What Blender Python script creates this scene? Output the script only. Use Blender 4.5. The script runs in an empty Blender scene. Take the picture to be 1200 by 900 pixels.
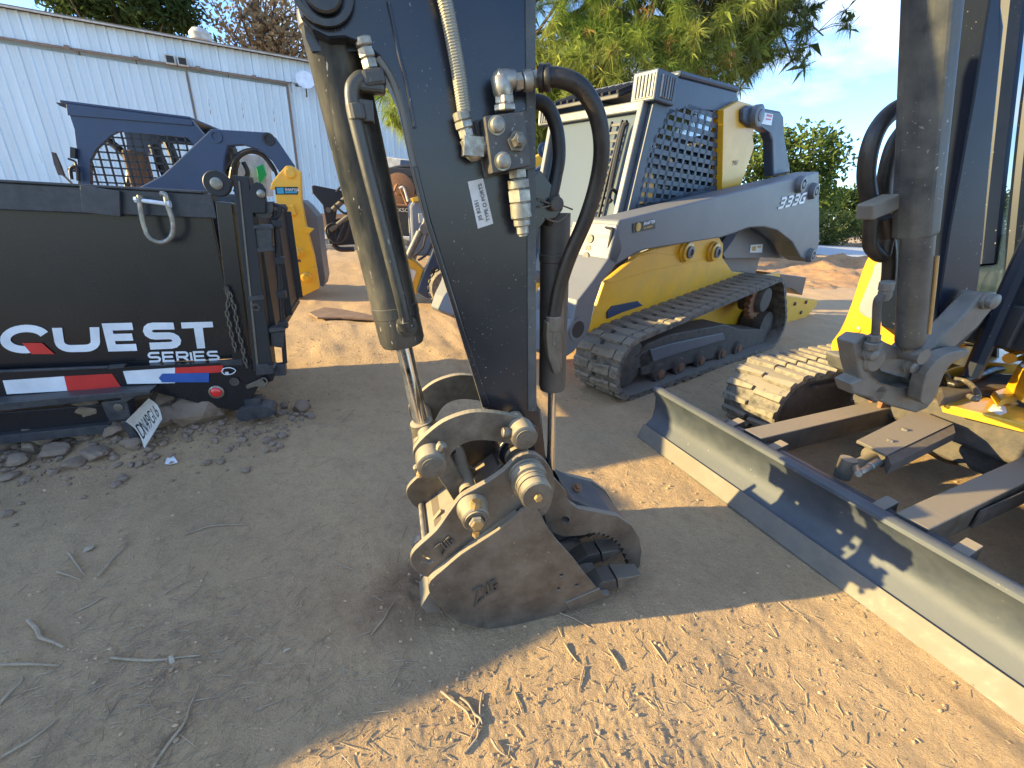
import bpy, math, random
import numpy as np
from mathutils import Vector, Matrix
from mathutils.geometry import tessellate_polygon

random.seed(7); rng = np.random.default_rng(7)
SC = bpy.context.scene
COL = SC.collection

# ------------------------------------------------------------------ camera
CAM_H = 1.4; PITCH = math.radians(22.3); ROLL = math.radians(3.0); FPX = 500.0
Fv = np.array([0, math.cos(PITCH), -math.sin(PITCH)])
U0 = np.array([0, math.sin(PITCH), math.cos(PITCH)]); R0 = np.array([1.0, 0, 0])
Rv = R0*math.cos(ROLL)+U0*math.sin(ROLL); Uv = U0*math.cos(ROLL)-R0*math.sin(ROLL)
cd = bpy.data.cameras.new('camera'); cam = bpy.data.objects.new('camera', cd); COL.objects.link(cam)
cd.sensor_width = 36; cd.lens = 36*FPX/1200; cd.clip_start = 0.02; cd.clip_end = 2000
m = Matrix.Identity(4)
for i in range(3):
    m[i][0] = Rv[i]; m[i][1] = Uv[i]; m[i][2] = -Fv[i]
m[2][3] = CAM_H
cam.matrix_world = m
SC.camera = cam

# ------------------------------------------------------------------ sun and sky
SUN_EL = math.radians(15.0)
TRAVEL = (0.986, 0.165)                      # the way sunlight travels over the ground
sd = bpy.data.lights.new('sun', 'SUN'); sun = bpy.data.objects.new('sun', sd); COL.objects.link(sun)
sd.energy = 4.1; sd.angle = math.radians(0.5); sd.color = (1.0, 0.77, 0.34)
tv = Vector((TRAVEL[0]*math.cos(SUN_EL), TRAVEL[1]*math.cos(SUN_EL), -math.sin(SUN_EL)))
sun.rotation_euler = tv.to_track_quat('-Z', 'Y').to_euler()
W = bpy.data.worlds.new('World'); SC.world = W; W.use_nodes = True
nt = W.node_tree; N = nt.nodes; Lk = nt.links
bg = N['Background']
sky = N.new('ShaderNodeTexSky'); sky.sky_type = 'NISHITA'; sky.sun_disc = False
sky.sun_elevation = SUN_EL
sky.sun_rotation = math.atan2(-TRAVEL[0], -TRAVEL[1])
sky.air_density = 1.0; sky.dust_density = 0.3; sky.ozone_density = 3.0
tc = N.new('ShaderNodeTexCoord')
mp = N.new('ShaderNodeMapping'); mp.inputs['Scale'].default_value = (1.2, 1.2, 3.6); mp.inputs['Rotation'].default_value = (0.1, 0.35, 0.6)
nz = N.new('ShaderNodeTexNoise'); nz.inputs['Scale'].default_value = 1.7; nz.inputs['Detail'].default_value = 7; nz.inputs['Roughness'].default_value = 0.52
rp = N.new('ShaderNodeValToRGB'); rp.color_ramp.elements[0].position = 0.50; rp.color_ramp.elements[1].position = 0.66
rp.color_ramp.elements[0].color = (0, 0, 0, 1); rp.color_ramp.elements[1].color = (0.85, 0.85, 0.85, 1)
mx = N.new('ShaderNodeMix'); mx.data_type = 'RGBA'; mx.inputs['B'].default_value = (4.6, 5.2, 5.8, 1)
Lk.new(tc.outputs['Generated'], mp.inputs['Vector']); Lk.new(mp.outputs[0], nz.inputs['Vector'])
Lk.new(nz.outputs['Fac'], rp.inputs[0]); Lk.new(rp.outputs[0], mx.inputs['Factor'])
tn = N.new('ShaderNodeMix'); tn.data_type = 'RGBA'; tn.blend_type = 'MULTIPLY'; tn.inputs['Factor'].default_value = 1; tn.inputs['B'].default_value = (0.85, 0.97, 1.19, 1)
Lk.new(sky.outputs[0], tn.inputs['A']); Lk.new(tn.outputs['Result'], mx.inputs['A']); Lk.new(mx.outputs['Result'], bg.inputs['Color'])
bg.inputs['Strength'].default_value = 0.118
SC.view_settings.view_transform = 'Standard'; SC.view_settings.look = 'None'
SC.view_settings.exposure = 1.85; SC.view_settings.gamma = 1.0

# ------------------------------------------------------------------ measured planes of the place
def ray(x, y): return Fv+(x-600)/FPX*Rv+(450-y)/FPX*Uv
class Plane:
    """A vertical plane standing in the yard: origin on the ground, u along it, a pointing away behind it."""
    def __init__(s, O, u):
        s.O = np.array([O[0], O[1], 0.0]); s.u = np.array([u[0], u[1], 0.0]); s.u /= np.linalg.norm(s.u)
        s.a = np.array([-s.u[1], s.u[0], 0.0])
    def w(s, x, y, o=0.0):
        d = ray(x, y); t = ((s.O+o*s.a-[0, 0, CAM_H])@s.a)/(d@s.a); return np.array([0, 0, CAM_H])+t*d
    def W(s, pts, o=0.0): return [s.w(x, y, o) for x, y in pts]
    def l(s, x, y, o=0.0):
        q = s.w(x, y, o); return float((q-s.O)@s.u), float(q[2])
    def g(s, a, z, o=0.0): return s.O+a*s.u+o*s.a+np.array([0, 0, z])
def gnd(x, y, z=0.0):
    d = ray(x, y); t = (z-CAM_H)/d[2]; return np.array([0, 0, CAM_H])+t*d
Z = np.array([0, 0, 1.0])

# ------------------------------------------------------------------ materials
MATS = {}
def mat(name, col, rough=0.6, metal=0.0, dust=0.0, dcol=(0.30, 0.22, 0.14), ds=6.0, var=0.15, bump=0.0, bs=60.0, top=0.0, spec=0.5,
        chips=0.0, ccol=(0.35, 0.33, 0.3), coat=0.0, detail=6, stretch=None, dr=0.85, cs=90.0):
    m = bpy.data.materials.new(name); m.use_nodes = True; nt = m.node_tree; N = nt.nodes; L = nt.links
    b = N['Principled BSDF']; tc = N.new('ShaderNodeTexCoord')
    vec = tc.outputs['Object']
    if stretch:
        mpn = N.new('ShaderNodeMapping'); mpn.inputs['Scale'].default_value = stretch; L.new(vec, mpn.inputs['Vector']); vec = mpn.outputs[0]
    n1 = N.new('ShaderNodeTexNoise'); n1.inputs['Scale'].default_value = ds; n1.inputs['Detail'].default_value = detail; n1.inputs['Roughness'].default_value = 0.62
    L.new(vec, n1.inputs['Vector'])
    # colour variation
    mr = N.new('ShaderNodeMapRange'); mr.inputs['From Min'].default_value = 0.3; mr.inputs['From Max'].default_value = 0.7
    mr.inputs['To Min'].default_value = 1-var; mr.inputs['To Max'].default_value = 1+var; L.new(n1.outputs['Fac'], mr.inputs['Value'])
    mul = N.new('ShaderNodeMix'); mul.data_type = 'RGBA'; mul.blend_type = 'MULTIPLY'; mul.inputs['Factor'].default_value = 1
    mul.inputs['A'].default_value = (*col, 1); L.new(mr.outputs[0], mul.inputs['B'])
    out = mul.outputs['Result']; rr = None
    if dust > 0 or top > 0:
        n2 = N.new('ShaderNodeTexNoise'); n2.inputs['Scale'].default_value = ds*1.7; n2.inputs['Detail'].default_value = 9; n2.inputs['Roughness'].default_value = 0.7
        L.new(vec, n2.inputs['Vector'])
        r2 = N.new('ShaderNodeMapRange'); r2.inputs['From Min'].default_value = 0.36; r2.inputs['From Max'].default_value = 0.66
        r2.inputs['To Min'].default_value = 0; r2.inputs['To Max'].default_value = dust*1.6; L.new(n2.outputs['Fac'], r2.inputs['Value'])
        fac = r2.outputs[0]
        if top > 0:
            ge = N.new('ShaderNodeNewGeometry'); sx = N.new('ShaderNodeSeparateXYZ'); L.new(ge.outputs['Normal'], sx.inputs[0])
            r3 = N.new('ShaderNodeMapRange'); r3.inputs['From Min'].default_value = 0.15; r3.inputs['From Max'].default_value = 0.9
            r3.inputs['To Min'].default_value = 0; r3.inputs['To Max'].default_value = top; L.new(sx.outputs['Z'], r3.inputs['Value'])
            ad = N.new('ShaderNodeMath'); ad.operation = 'ADD'; ad.use_clamp = True; L.new(fac, ad.inputs[0]); L.new(r3.outputs[0], ad.inputs[1]); fac = ad.outputs[0]
        md = N.new('ShaderNodeMix'); md.data_type = 'RGBA'; L.new(fac, md.inputs['Factor']); L.new(out, md.inputs['A']); md.inputs['B'].default_value = (*dcol, 1)
        out = md.outputs['Result']
        rr = N.new('ShaderNodeMapRange'); rr.inputs['To Min'].default_value = rough; rr.inputs['To Max'].default_value = dr; L.new(fac, rr.inputs['Value'])
        L.new(rr.outputs[0], b.inputs['Roughness'])
        if metal > 0:
            rm = N.new('ShaderNodeMapRange'); rm.inputs['To Min'].default_value = metal; rm.inputs['To Max'].default_value = 0; L.new(fac, rm.inputs['Value']); L.new(rm.outputs[0], b.inputs['Metallic'])
    else:
        b.inputs['Roughness'].default_value = rough; b.inputs['Metallic'].default_value = metal
    if chips > 0:
        n3 = N.new('ShaderNodeTexNoise'); n3.inputs['Scale'].default_value = cs; n3.inputs['Detail'].default_value = 3; L.new(vec, n3.inputs['Vector'])
        r4 = N.new('ShaderNodeMapRange'); r4.inputs['From Min'].default_value = 0.72-chips*0.1; r4.inputs['From Max'].default_value = 0.74-chips*0.1; L.new(n3.outputs['Fac'], r4.inputs['Value'])
        n4 = N.new('ShaderNodeTexNoise'); n4.inputs['Scale'].default_value = 5; L.new(vec, n4.inputs['Vector'])
        r5 = N.new('ShaderNodeMapRange'); r5.inputs['From Min'].default_value = 0.42; r5.inputs['From Max'].default_value = 0.6; L.new(n4.outputs['Fac'], r5.inputs['Value'])
        pm = N.new('ShaderNodeMath'); pm.operation = 'MULTIPLY'; L.new(r4.outputs[0], pm.inputs[0]); L.new(r5.outputs[0], pm.inputs[1])
        mc = N.new('ShaderNodeMix'); mc.data_type = 'RGBA'; L.new(pm.outputs[0], mc.inputs['Factor']); L.new(out, mc.inputs['A']); mc.inputs['B'].default_value = (*ccol, 1)
        out = mc.outputs['Result']
    L.new(out, b.inputs['Base Color'])
    b.inputs['Specular IOR Level'].default_value = spec
    if coat: b.inputs['Coat Weight'].default_value = coat; b.inputs['Coat Roughness'].default_value = 0.118
    if bump > 0:
        nb = N.new('ShaderNodeTexNoise'); nb.inputs['Scale'].default_value = bs; nb.inputs['Detail'].default_value = 5; L.new(vec, nb.inputs['Vector'])
        bp = N.new('ShaderNodeBump'); bp.inputs['Strength'].default_value = bump; bp.inputs['Distance'].default_value = 0.01
        L.new(nb.outputs['Fac'], bp.inputs['Height']); L.new(bp.outputs[0], b.inputs['Normal'])
    MATS[name] = m; return m

SAND = (0.36, 0.27, 0.17)
mat('stick_paint', (0.008, 0.010, 0.016), 0.22, 0.0, dust=0.10, dcol=(0.08, 0.06, 0.045), ds=2.6, var=0.2, chips=0.25, ccol=(0.22, 0.19, 0.16), top=0.3, bump=0.03, bs=14, spec=0.7, dr=0.5, cs=120.0)
mat('barrel_paint', (0.018, 0.021, 0.024), 0.28, 0.0, dust=0.34, dcol=(0.15, 0.13, 0.095), ds=7, var=0.25, chips=0.3, top=0.2, bump=0.15, bs=40, stretch=(1, 1, 0.3), dr=0.7)
mat('dusty_steel', (0.088, 0.077, 0.063), 0.42, 0.35, dust=0.3, dcol=(0.25, 0.205, 0.15), ds=5, var=0.25, top=0.9, bump=0.12, bs=45, chips=0.35, ccol=(0.26, 0.22, 0.17), dr=0.72)
mat('dark_dusty_steel', (0.065, 0.058, 0.05), 0.5, 0.2, dust=0.35, dcol=(0.13, 0.10, 0.07), ds=6, var=0.3, top=0.7, bump=0.12, bs=45)
mat('link_steel', (0.090, 0.078, 0.064), 0.40, 0.3, dust=0.22, dcol=(0.32, 0.265, 0.18), ds=9, var=0.25, top=0.9, bump=0.12, bs=60)
mat('pin_steel', (0.16, 0.15, 0.13), 0.34, 0.7, dust=0.4, dcol=(0.18, 0.14, 0.09), ds=20, top=0.4, bump=0.08)
mat('brass_bolt', (0.42, 0.27, 0.10), 0.45, 0.5, dust=0.3, dcol=(0.3, 0.2, 0.1), ds=30)
mat('chrome', (0.72, 0.70, 0.66), 0.12, 1.0, dust=0.08, ds=14)
mat('zinc', (0.36, 0.34, 0.29), 0.30, 0.85, dust=0.35, dcol=(0.16, 0.13, 0.09), ds=24, bump=0.05, var=0.25)
mat('rubber_hose', (0.012, 0.012, 0.012), 0.36, 0, dust=0.22, dcol=(0.07, 0.045, 0.028), ds=8, bump=0.1, bs=120)
mat('hose_wrap', (0.27, 0.26, 0.21), 0.5, 0, dust=0.4, dcol=(0.32, 0.28, 0.2), ds=20)
mat('valve_paint', (0.05, 0.05, 0.05), 0.4, 0, dust=0.3, dcol=(0.16, 0.13, 0.1), ds=12, chips=0.6, bump=0.08)
mat('label_white', (0.62, 0.62, 0.60), 0.5, 0, dust=0.15, ds=20)
mat('ink', (0.02, 0.02, 0.025), 0.5)
mat('yellow_paint', (0.80, 0.42, 0.012), 0.34, 0, dust=0.22, dcol=(0.48, 0.30, 0.07), ds=3, var=0.07, top=0.3, coat=0.25, chips=0.1, dr=0.6)
mat('bright_yellow_paint', (0.70, 0.31, 0.006), 0.28, 0, dust=0.08, dcol=(0.5, 0.34, 0.08), ds=4, var=0.06, coat=0.4, dr=0.6)
mat('graphite_paint', (0.112, 0.122, 0.138), 0.40, 0, dust=0.15, dcol=(0.16, 0.155, 0.155), ds=4, var=0.1, top=0.6, bump=0.03, dr=0.62)
mat('navy_paint', (0.016, 0.040, 0.10), 0.34, 0, dust=0.10, dcol=(0.07, 0.09, 0.12), ds=4, var=0.12, top=0.25, dr=0.6)
mat('black_gloss', (0.009, 0.009, 0.013), 0.26, 0, dust=0.08, dcol=(0.03, 0.026, 0.026), ds=1.6, var=0.3, coat=0.15, top=0.3, dr=0.5)
mat('black_matte', (0.012, 0.013, 0.017), 0.5, 0, dust=0.10, dcol=(0.06, 0.055, 0.05), ds=8, top=0.3)
mat('loader_blue', (0.046, 0.064, 0.095), 0.40, 0, dust=0.12, dcol=(0.12, 0.12, 0.125), ds=4, var=0.1, top=0.5)
mat('guard_grey', (0.045, 0.050, 0.055), 0.36, 0.1, dust=0.3, dcol=(0.17, 0.16, 0.13), ds=5, var=0.2, chips=0.4, bump=0.08, bs=20)
mat('boom_navy', (0.008, 0.013, 0.026), 0.38, 0, dust=0.05, dcol=(0.05, 0.05, 0.06), ds=3, spec=0.25, chips=0.12)
mat('blue_black_steel', (0.028, 0.034, 0.045), 0.35, 0.1, dust=0.3, dcol=(0.11, 0.10, 0.09), ds=10, top=0.4, bump=0.05, dr=0.6)
mat('blade_steel', (0.042, 0.053, 0.068), 0.48, 0.2, dust=0.25, dcol=(0.115, 0.12, 0.125), ds=3, var=0.15, top=0.5, chips=0.2, ccol=(0.2, 0.2, 0.19), bump=0.08, bs=30, cs=60)
mat('cutting_edge', (0.12, 0.115, 0.105), 0.45, 0.3, dust=0.4, dcol=(0.20, 0.17, 0.125), ds=7, var=0.2, top=0.8)
mat('track_rubber', (0.035, 0.034, 0.033), 0.75, 0, dust=0.75, dcol=(0.19, 0.165, 0.13), ds=11, var=0.3, top=0.9, bump=0.2, bs=70)
mat('track_lug', (0.075, 0.07, 0.062), 0.78, 0, dust=0.8, dcol=(0.25, 0.21, 0.155), ds=16, var=0.3, top=0.8, bump=0.25, bs=60)
mat('under_steel', (0.05, 0.045, 0.042), 0.6, 0.2, dust=0.45, dcol=(0.13, 0.105, 0.08), ds=9, top=0.5, bump=0.15)
mat('rust', (0.20, 0.085, 0.035), 0.8, 0.1, dust=0.3, dcol=(0.3, 0.18, 0.1), ds=30, bump=0.2)
mat('cast_grey', (0.115, 0.118, 0.118), 0.38, 0.45, dust=0.25, dcol=(0.22, 0.195, 0.15), ds=10, top=0.5, bump=0.1, bs=50)
mat('decal_white', (0.74, 0.77, 0.80), 0.4)
mat('decal_red', (0.62, 0.035, 0.03), 0.35)
mat('decal_blue', (0.03, 0.10, 0.36), 0.35)
mat('decal_black', (0.01, 0.01, 0.012), 0.4)
mat('decal_gold', (0.55, 0.36, 0.08), 0.4)
mat('decal_teal', (0.03, 0.28, 0.42), 0.4)
mat('green_decal', (0.02, 0.42, 0.10), 0.4)
mat('red_lens', (0.75, 0.03, 0.03), 0.12, coat=0.6)
mat('warehouse_white', (0.64, 0.76, 0.83), 0.5, 0, dust=0.12, dcol=(0.38, 0.33, 0.27), ds=1.3, var=0.1, stretch=(1.2, 1.2, 0.12), chips=0.45, ccol=(0.22, 0.14, 0.09), cs=9)
mat('rusty_edge', (0.20, 0.15, 0.12), 0.8, dust=0.6, dcol=(0.30, 0.2, 0.13), ds=8)
mat('rock', (0.25, 0.175, 0.115), 0.9, 0, dust=0.55, dcol=(0.27, 0.20, 0.14), ds=9, var=0.35, bump=0.5, bs=30, top=0.35)
mat('bark', (0.12, 0.085, 0.06), 0.9, var=0.3, ds=12, bump=0.5)
mat('dead_wood', (0.42, 0.325, 0.21), 0.85, var=0.35, ds=14, bump=0.3, dust=0.3, dcol=(0.16, 0.11, 0.07))
mat('pale_wood', (0.42, 0.34, 0.23), 0.8, var=0.3, ds=14, bump=0.3)
mat('concrete', (0.40, 0.41, 0.42), 0.85, var=0.1, ds=1)
mat('hedge_green', (0.06, 0.085, 0.03), 0.9, var=0.4, ds=3)
mat('grass_dry', (0.22, 0.22, 0.07), 0.9, var=0.3)
mat('wood_board', (0.20, 0.13, 0.09), 0.85, var=0.25, ds=6)
mat('mat_grey', (0.20, 0.205, 0.22), 0.6, var=0.1)
mat('tank_white', (0.62, 0.60, 0.54), 0.6, dust=0.35, ds=5)
mat('paper_white', (0.8, 0.8, 0.78), 0.7)
mat('seat_black', (0.02, 0.02, 0.022), 0.6, ds=30)

def glass(name, col, rough=0.05, alpha=0.35):
    m = bpy.data.materials.new(name); m.use_nodes = True; b = m.node_tree.nodes['Principled BSDF']
    b.inputs['Base Color'].default_value = (*col, 1); b.inputs['Roughness'].default_value = rough; b.inputs['Alpha'].default_value = alpha
    b.inputs['Specular IOR Level'].default_value = 0.25
    MATS[name] = m; return m
glass('cab_glass', (0.02, 0.04, 0.06), 0.04, 0.35)
glass('dusty_glass', (0.10, 0.125, 0.15), 0.14, 0.95)

def leafmat(name, c1, c2, sc=0.8, trans=0.35):
    m = bpy.data.materials.new(name); m.use_nodes = True; nt = m.node_tree; N = nt.nodes; L = nt.links
    N.remove(N['Principled BSDF']); out = N['Material Output']
    tc = N.new('ShaderNodeTexCoord'); nz = N.new('ShaderNodeTexNoise'); nz.inputs['Scale'].default_value = sc; nz.inputs['Detail'].default_value = 6; nz.inputs['Roughness'].default_value = 0.75
    L.new(tc.outputs['Object'], nz.inputs['Vector'])
    r = N.new('ShaderNodeMapRange'); r.inputs['From Min'].default_value = 0.35; r.inputs['From Max'].default_value = 0.65; L.new(nz.outputs['Fac'], r.inputs['Value'])
    mx = N.new('ShaderNodeMix'); mx.data_type = 'RGBA'; mx.inputs['A'].default_value = (*c1, 1); mx.inputs['B'].default_value = (*c2, 1); L.new(r.outputs[0], mx.inputs['Factor'])
    d = N.new('ShaderNodeBsdfDiffuse'); t = N.new('ShaderNodeBsdfTranslucent'); ms = N.new('ShaderNodeMixShader'); ms.inputs[0].default_value = trans
    L.new(mx.outputs['Result'], d.inputs[0]); L.new(mx.outputs['Result'], t.inputs[0]); L.new(d.outputs[0], ms.inputs[1]); L.new(t.outputs[0], ms.inputs[2]); L.new(ms.outputs[0], out.inputs[0])
    MATS[name] = m; return m
leafmat('pine_needles', (0.17, 0.26, 0.05), (0.40, 0.42, 0.12), 0.9, 0.5)
leafmat('dark_needles', (0.07, 0.11, 0.04), (0.17, 0.20, 0.07), 0.5, 0.4)
leafmat('dead_needles', (0.28, 0.14, 0.05), (0.36, 0.22, 0.09), 1.5, 0.3)
leafmat('tan_leaves', (0.20, 0.15, 0.09), (0.42, 0.30, 0.16), 0.6)
leafmat('green_leaves', (0.05, 0.09, 0.025), (0.15, 0.19, 0.05), 0.7)
leafmat('dark_leaves', (0.03, 0.055, 0.02), (0.07, 0.10, 0.035), 0.6)
leafmat('hedge_leaves', (0.06, 0.09, 0.03), (0.12, 0.14, 0.05), 0.9)

def dirt_mat():
    m = bpy.data.materials.new('dirt'); m.use_nodes = True; nt = m.node_tree; N = nt.nodes; L = nt.links; b = N['Principled BSDF']
    tc = N.new('ShaderNodeTexCoord'); v = tc.outputs['Object']
    def noise(s, d=8, r=0.6):
        n = N.new('ShaderNodeTexNoise'); n.inputs['Scale'].default_value = s; n.inputs['Detail'].default_value = d; n.inputs['Roughness'].default_value = r; L.new(v, n.inputs['Vector']); return n.outputs['Fac']
    def rng_(o, a, c, x, y):
        r = N.new('ShaderNodeMapRange'); r.inputs['From Min'].default_value = a; r.inputs['From Max'].default_value = c; r.inputs['To Min'].default_value = x; r.inputs['To Max'].default_value = y; L.new(o, r.inputs['Value']); return r.outputs[0]
    def mix(f, A, B, t='MIX'):
        x = N.new('ShaderNodeMix'); x.data_type = 'RGBA'; x.blend_type = t
        if isinstance(f, float): x.inputs['Factor'].default_value = f
        else: L.new(f, x.inputs['Factor'])
        for k, q in (('A', A), ('B', B)):
            if isinstance(q, tuple): x.inputs[k].default_value = (*q, 1)
            else: L.new(q, x.inputs[k])
        return x.outputs['Result']
    c = mix(rng_(noise(1.3), 0.35, 0.65, 0, 1), (0.47, 0.315, 0.175), (0.57, 0.39, 0.21))
    c = mix(rng_(noise(7, 10, 0.7), 0.52, 0.70, 0, 0.5), c, (0.34, 0.225, 0.13))
    c = mix(rng_(noise(45, 6, 0.7), 0.58, 0.75, 0, 0.5), c, (0.66, 0.48, 0.29))
    c = mix(rng_(noise(170, 4, 0.6), 0.58, 0.68, 0, 0.7), c, (0.20, 0.13, 0.085))
    c = mix(rng_(noise(420, 2, 0.6), 0.56, 0.68, 0, 0.6), c, (0.72, 0.56, 0.38))
    # damp soil dug up at the back of the bucket
    vd = N.new('ShaderNodeVectorMath'); vd.operation = 'DISTANCE'; L.new(v, vd.inputs[0]); vd.inputs[1].default_value = (-0.36, 1.20, 0.0)
    ns = noise(9, 6, 0.7); ad_ = N.new('ShaderNodeMath'); ad_.operation = 'MULTIPLY_ADD'; L.new(ns, ad_.inputs[0]); ad_.inputs[1].default_value = 0.22; L.new(vd.outputs['Value'], ad_.inputs[2])
    c = mix(rng_(ad_.outputs[0], 0.20, 0.34, 0.75, 0), c, (0.20, 0.125, 0.075))
    c = mix(rng_(noise(22, 9, 0.75), 0.50, 0.66, 0, 0.35), c, (0.30, 0.21, 0.13))
    # far yard: redder earth
    sep = N.new('ShaderNodeSeparateXYZ'); L.new(v, sep.inputs[0])
    far = rng_(sep.outputs['Y'], 4.0, 8.0, 0, 0.75)
    c = mix(far, c, (0.50, 0.34, 0.20))
    L.new(c, b.inputs['Base Color']); b.inputs['Roughness'].default_value = 0.95; b.inputs['Specular IOR Level'].default_value = 0.2
    s = N.new('ShaderNodeMath'); s.operation = 'ADD'; h1 = rng_(noise(35, 8, 0.7), 0, 1, 0, 1); h2 = rng_(noise(190, 6, 0.75), 0, 1, 0, 0.45)
    L.new(h1, s.inputs[0]); L.new(h2, s.inputs[1])
    bp = N.new('ShaderNodeBump'); bp.inputs['Strength'].default_value = 0.8; bp.inputs['Distance'].default_value = 0.022; L.new(s.outputs[0], bp.inputs['Height']); L.new(bp.outputs[0], b.inputs['Normal'])
    MATS['dirt'] = m
dirt_mat()
def mound_mat():
    mat('mound_dirt', (0.36, 0.19, 0.085), 0.95, dust=0.4, dcol=(0.42, 0.27, 0.14), ds=3.0, var=0.35, bump=1.0, bs=16)
mound_mat()
M = MATS

# ------------------------------------------------------------------ objects and meshes
ORG = {}
def thing(name, label, cat, loc=(0, 0, 0), group=None):
    o = bpy.data.objects.new(name, None); COL.objects.link(o); o.location = loc; o.empty_display_size = 0.2
    o['label'] = label; o['category'] = cat
    if group: o['group'] = group
    ORG[o.name] = np.array(loc, float); return o
def tag(o, label, cat, group=None):
    o['label'] = label; o['category'] = cat
    if group: o['group'] = group
    return o
def mk(name, vf, mt, parent=None, smooth=False, bevel=0.0, kind=None, seg=2, label=None, org=None, sub=0):
    v, f = vf; v = np.asarray(v, float)
    og = ORG[parent.name] if parent else (np.array(org, float) if org is not None else np.zeros(3))
    me = bpy.data.meshes.new(name); me.from_pydata([tuple(x) for x in (v-og)], [], [tuple(x) for x in f]); me.update()
    mats = mt if isinstance(mt, (list, tuple)) else [mt]
    for q in mats: me.materials.append(M[q] if isinstance(q, str) else q)
    if smooth:
        me.shade_smooth()
        try: me.set_sharp_from_angle(angle=math.radians(38))
        except Exception: pass
    o = bpy.data.objects.new(name, me); COL.objects.link(o)
    if parent: o.parent = parent
    else: o.location = og
    ORG[o.name] = og
    if bevel:
        b = o.modifiers.new('bevel', 'BEVEL'); b.width = bevel; b.segments = seg; b.limit_method = 'ANGLE'; b.angle_limit = math.radians(40)
        b.harden_normals = False
    if sub:
        s = o.modifiers.new('sub', 'SUBSURF'); s.levels = sub; s.render_levels = sub
    if kind: o['kind'] = kind
    if label: o['label'] = label
    return o
def mkeach(name, vfs, *a, **k): return [mk(name, vf, *a, **k) for vf in vfs]
def J(*parts):
    V = []; Fc = []
    for v, f in parts:
        n = len(V); V += [np.asarray(x, float) for x in v]; Fc += [tuple(i+n for i in q) for q in f]
    return V, Fc
def nrm(v): v = np.asarray(v, float); return v/np.linalg.norm(v)
def boxv(c, ex, ey, ez):
    c = np.asarray(c, float); V = []
    for k in (-1, 1):
        for i, j in ((-1, -1), (1, -1), (1, 1), (-1, 1)): V.append(c+i*np.asarray(ex)+j*np.asarray(ey)+k*np.asarray(ez))
    return V, [(3, 2, 1, 0), (4, 5, 6, 7), (0, 1, 5, 4), (1, 2, 6, 5), (2, 3, 7, 6), (3, 0, 4, 7)]
def bar(p, q, w, h, up=Z):
    p = np.asarray(p, float); q = np.asarray(q, float); d = q-p; n = nrm(d); s = np.cross(n, up)
    if np.linalg.norm(s) < 1e-3: s = np.cross(n, np.array([0.8, 0.6, 0.0]))
    s = nrm(s); t = np.cross(s, n)
    return boxv((p+q)/2, d/2, s*w/2, t*h/2)
def frame_of(d):
    d = nrm(d); a = np.array([0, 0, 1.0]) if abs(d[2]) < 0.9 else np.array([1.0, 0, 0]); x = nrm(np.cross(a, d)); y = np.cross(d, x); return x, y
def lathe(p, d, prof, n=24, caps=True):
    p = np.asarray(p, float); d = nrm(d); x, y = frame_of(d); V = []; Fc = []
    for h, r in prof:
        for k in range(n):
            t = 2*math.pi*k/n; V.append(p+d*h+(x*math.cos(t)+y*math.sin(t))*r)
    for i in range(len(prof)-1):
        for k in range(n):
            a = i*n+k; b = i*n+(k+1) % n; Fc.append((a, b, b+n, a+n))
    if caps: Fc.append(tuple(reversed(range(n)))); Fc.append(tuple((len(prof)-1)*n+k for k in range(n)))
    return V, Fc
def cyl(p, q, r, n=20, r2=None):
    p = np.asarray(p, float); q = np.asarray(q, float); L = np.linalg.norm(q-p); return lathe(p, q-p, [(0, r), (L, r if r2 is None else r2)], n)
def hexa(p, q, r): return cyl(p, q, r, 6)
def ringv(p, d, ro, ri, h, n=24):
    return lathe(p, d, [(0, ri), (0, ro), (h, ro), (h, ri), (0, ri)], n, caps=False)
def spl(pts, k=6, closed=False):
    P = [np.asarray(x, float) for x in pts]; n = len(P); out = []
    rng_ = range(n) if closed else range(n-1)
    for i in rng_:
        if closed: a, b, c, d = P[i-1], P[i], P[(i+1) % n], P[(i+2) % n]
        else: a = P[max(i-1, 0)]; b = P[i]; c = P[i+1]; d = P[min(i+2, n-1)]
        for j in range(k):
            t = j/k; out.append(0.5*((2*b)+(-a+c)*t+(2*a-5*b+4*c-d)*t*t+(-a+3*b-3*c+d)*t**3))
    if not closed: out.append(P[-1])
    return out
def tube(pts, r, n=12, k=6, smoothp=True, caps=True, radii=None):
    P = spl(pts, k) if smoothp and len(pts) > 2 else [np.asarray(x, float) for x in pts]
    m_ = len(P); V = []; Fc = []; prev = None
    for i in range(m_):
        d = nrm(P[min(i+1, m_-1)]-P[max(i-1, 0)])
        if prev is None: x, y = frame_of(d)
        else:
            x = prev-d*(prev@d); x = nrm(x); y = np.cross(d, x)
        prev = x; rr = r if radii is None else np.interp(i/(m_-1), np.linspace(0, 1, len(radii)), radii)
        for k_ in range(n):
            t = 2*math.pi*k_/n; V.append(P[i]+(x*math.cos(t)+y*math.sin(t))*rr)
    for i in range(m_-1):
        for k_ in range(n):
            a = i*n+k_; b = i*n+(k_+1) % n; Fc.append((a, b, b+n, a+n))
    if caps: Fc.append(tuple(reversed(range(n)))); Fc.append(tuple((m_-1)*n+k_ for k_ in range(n)))
    return V, Fc
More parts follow.
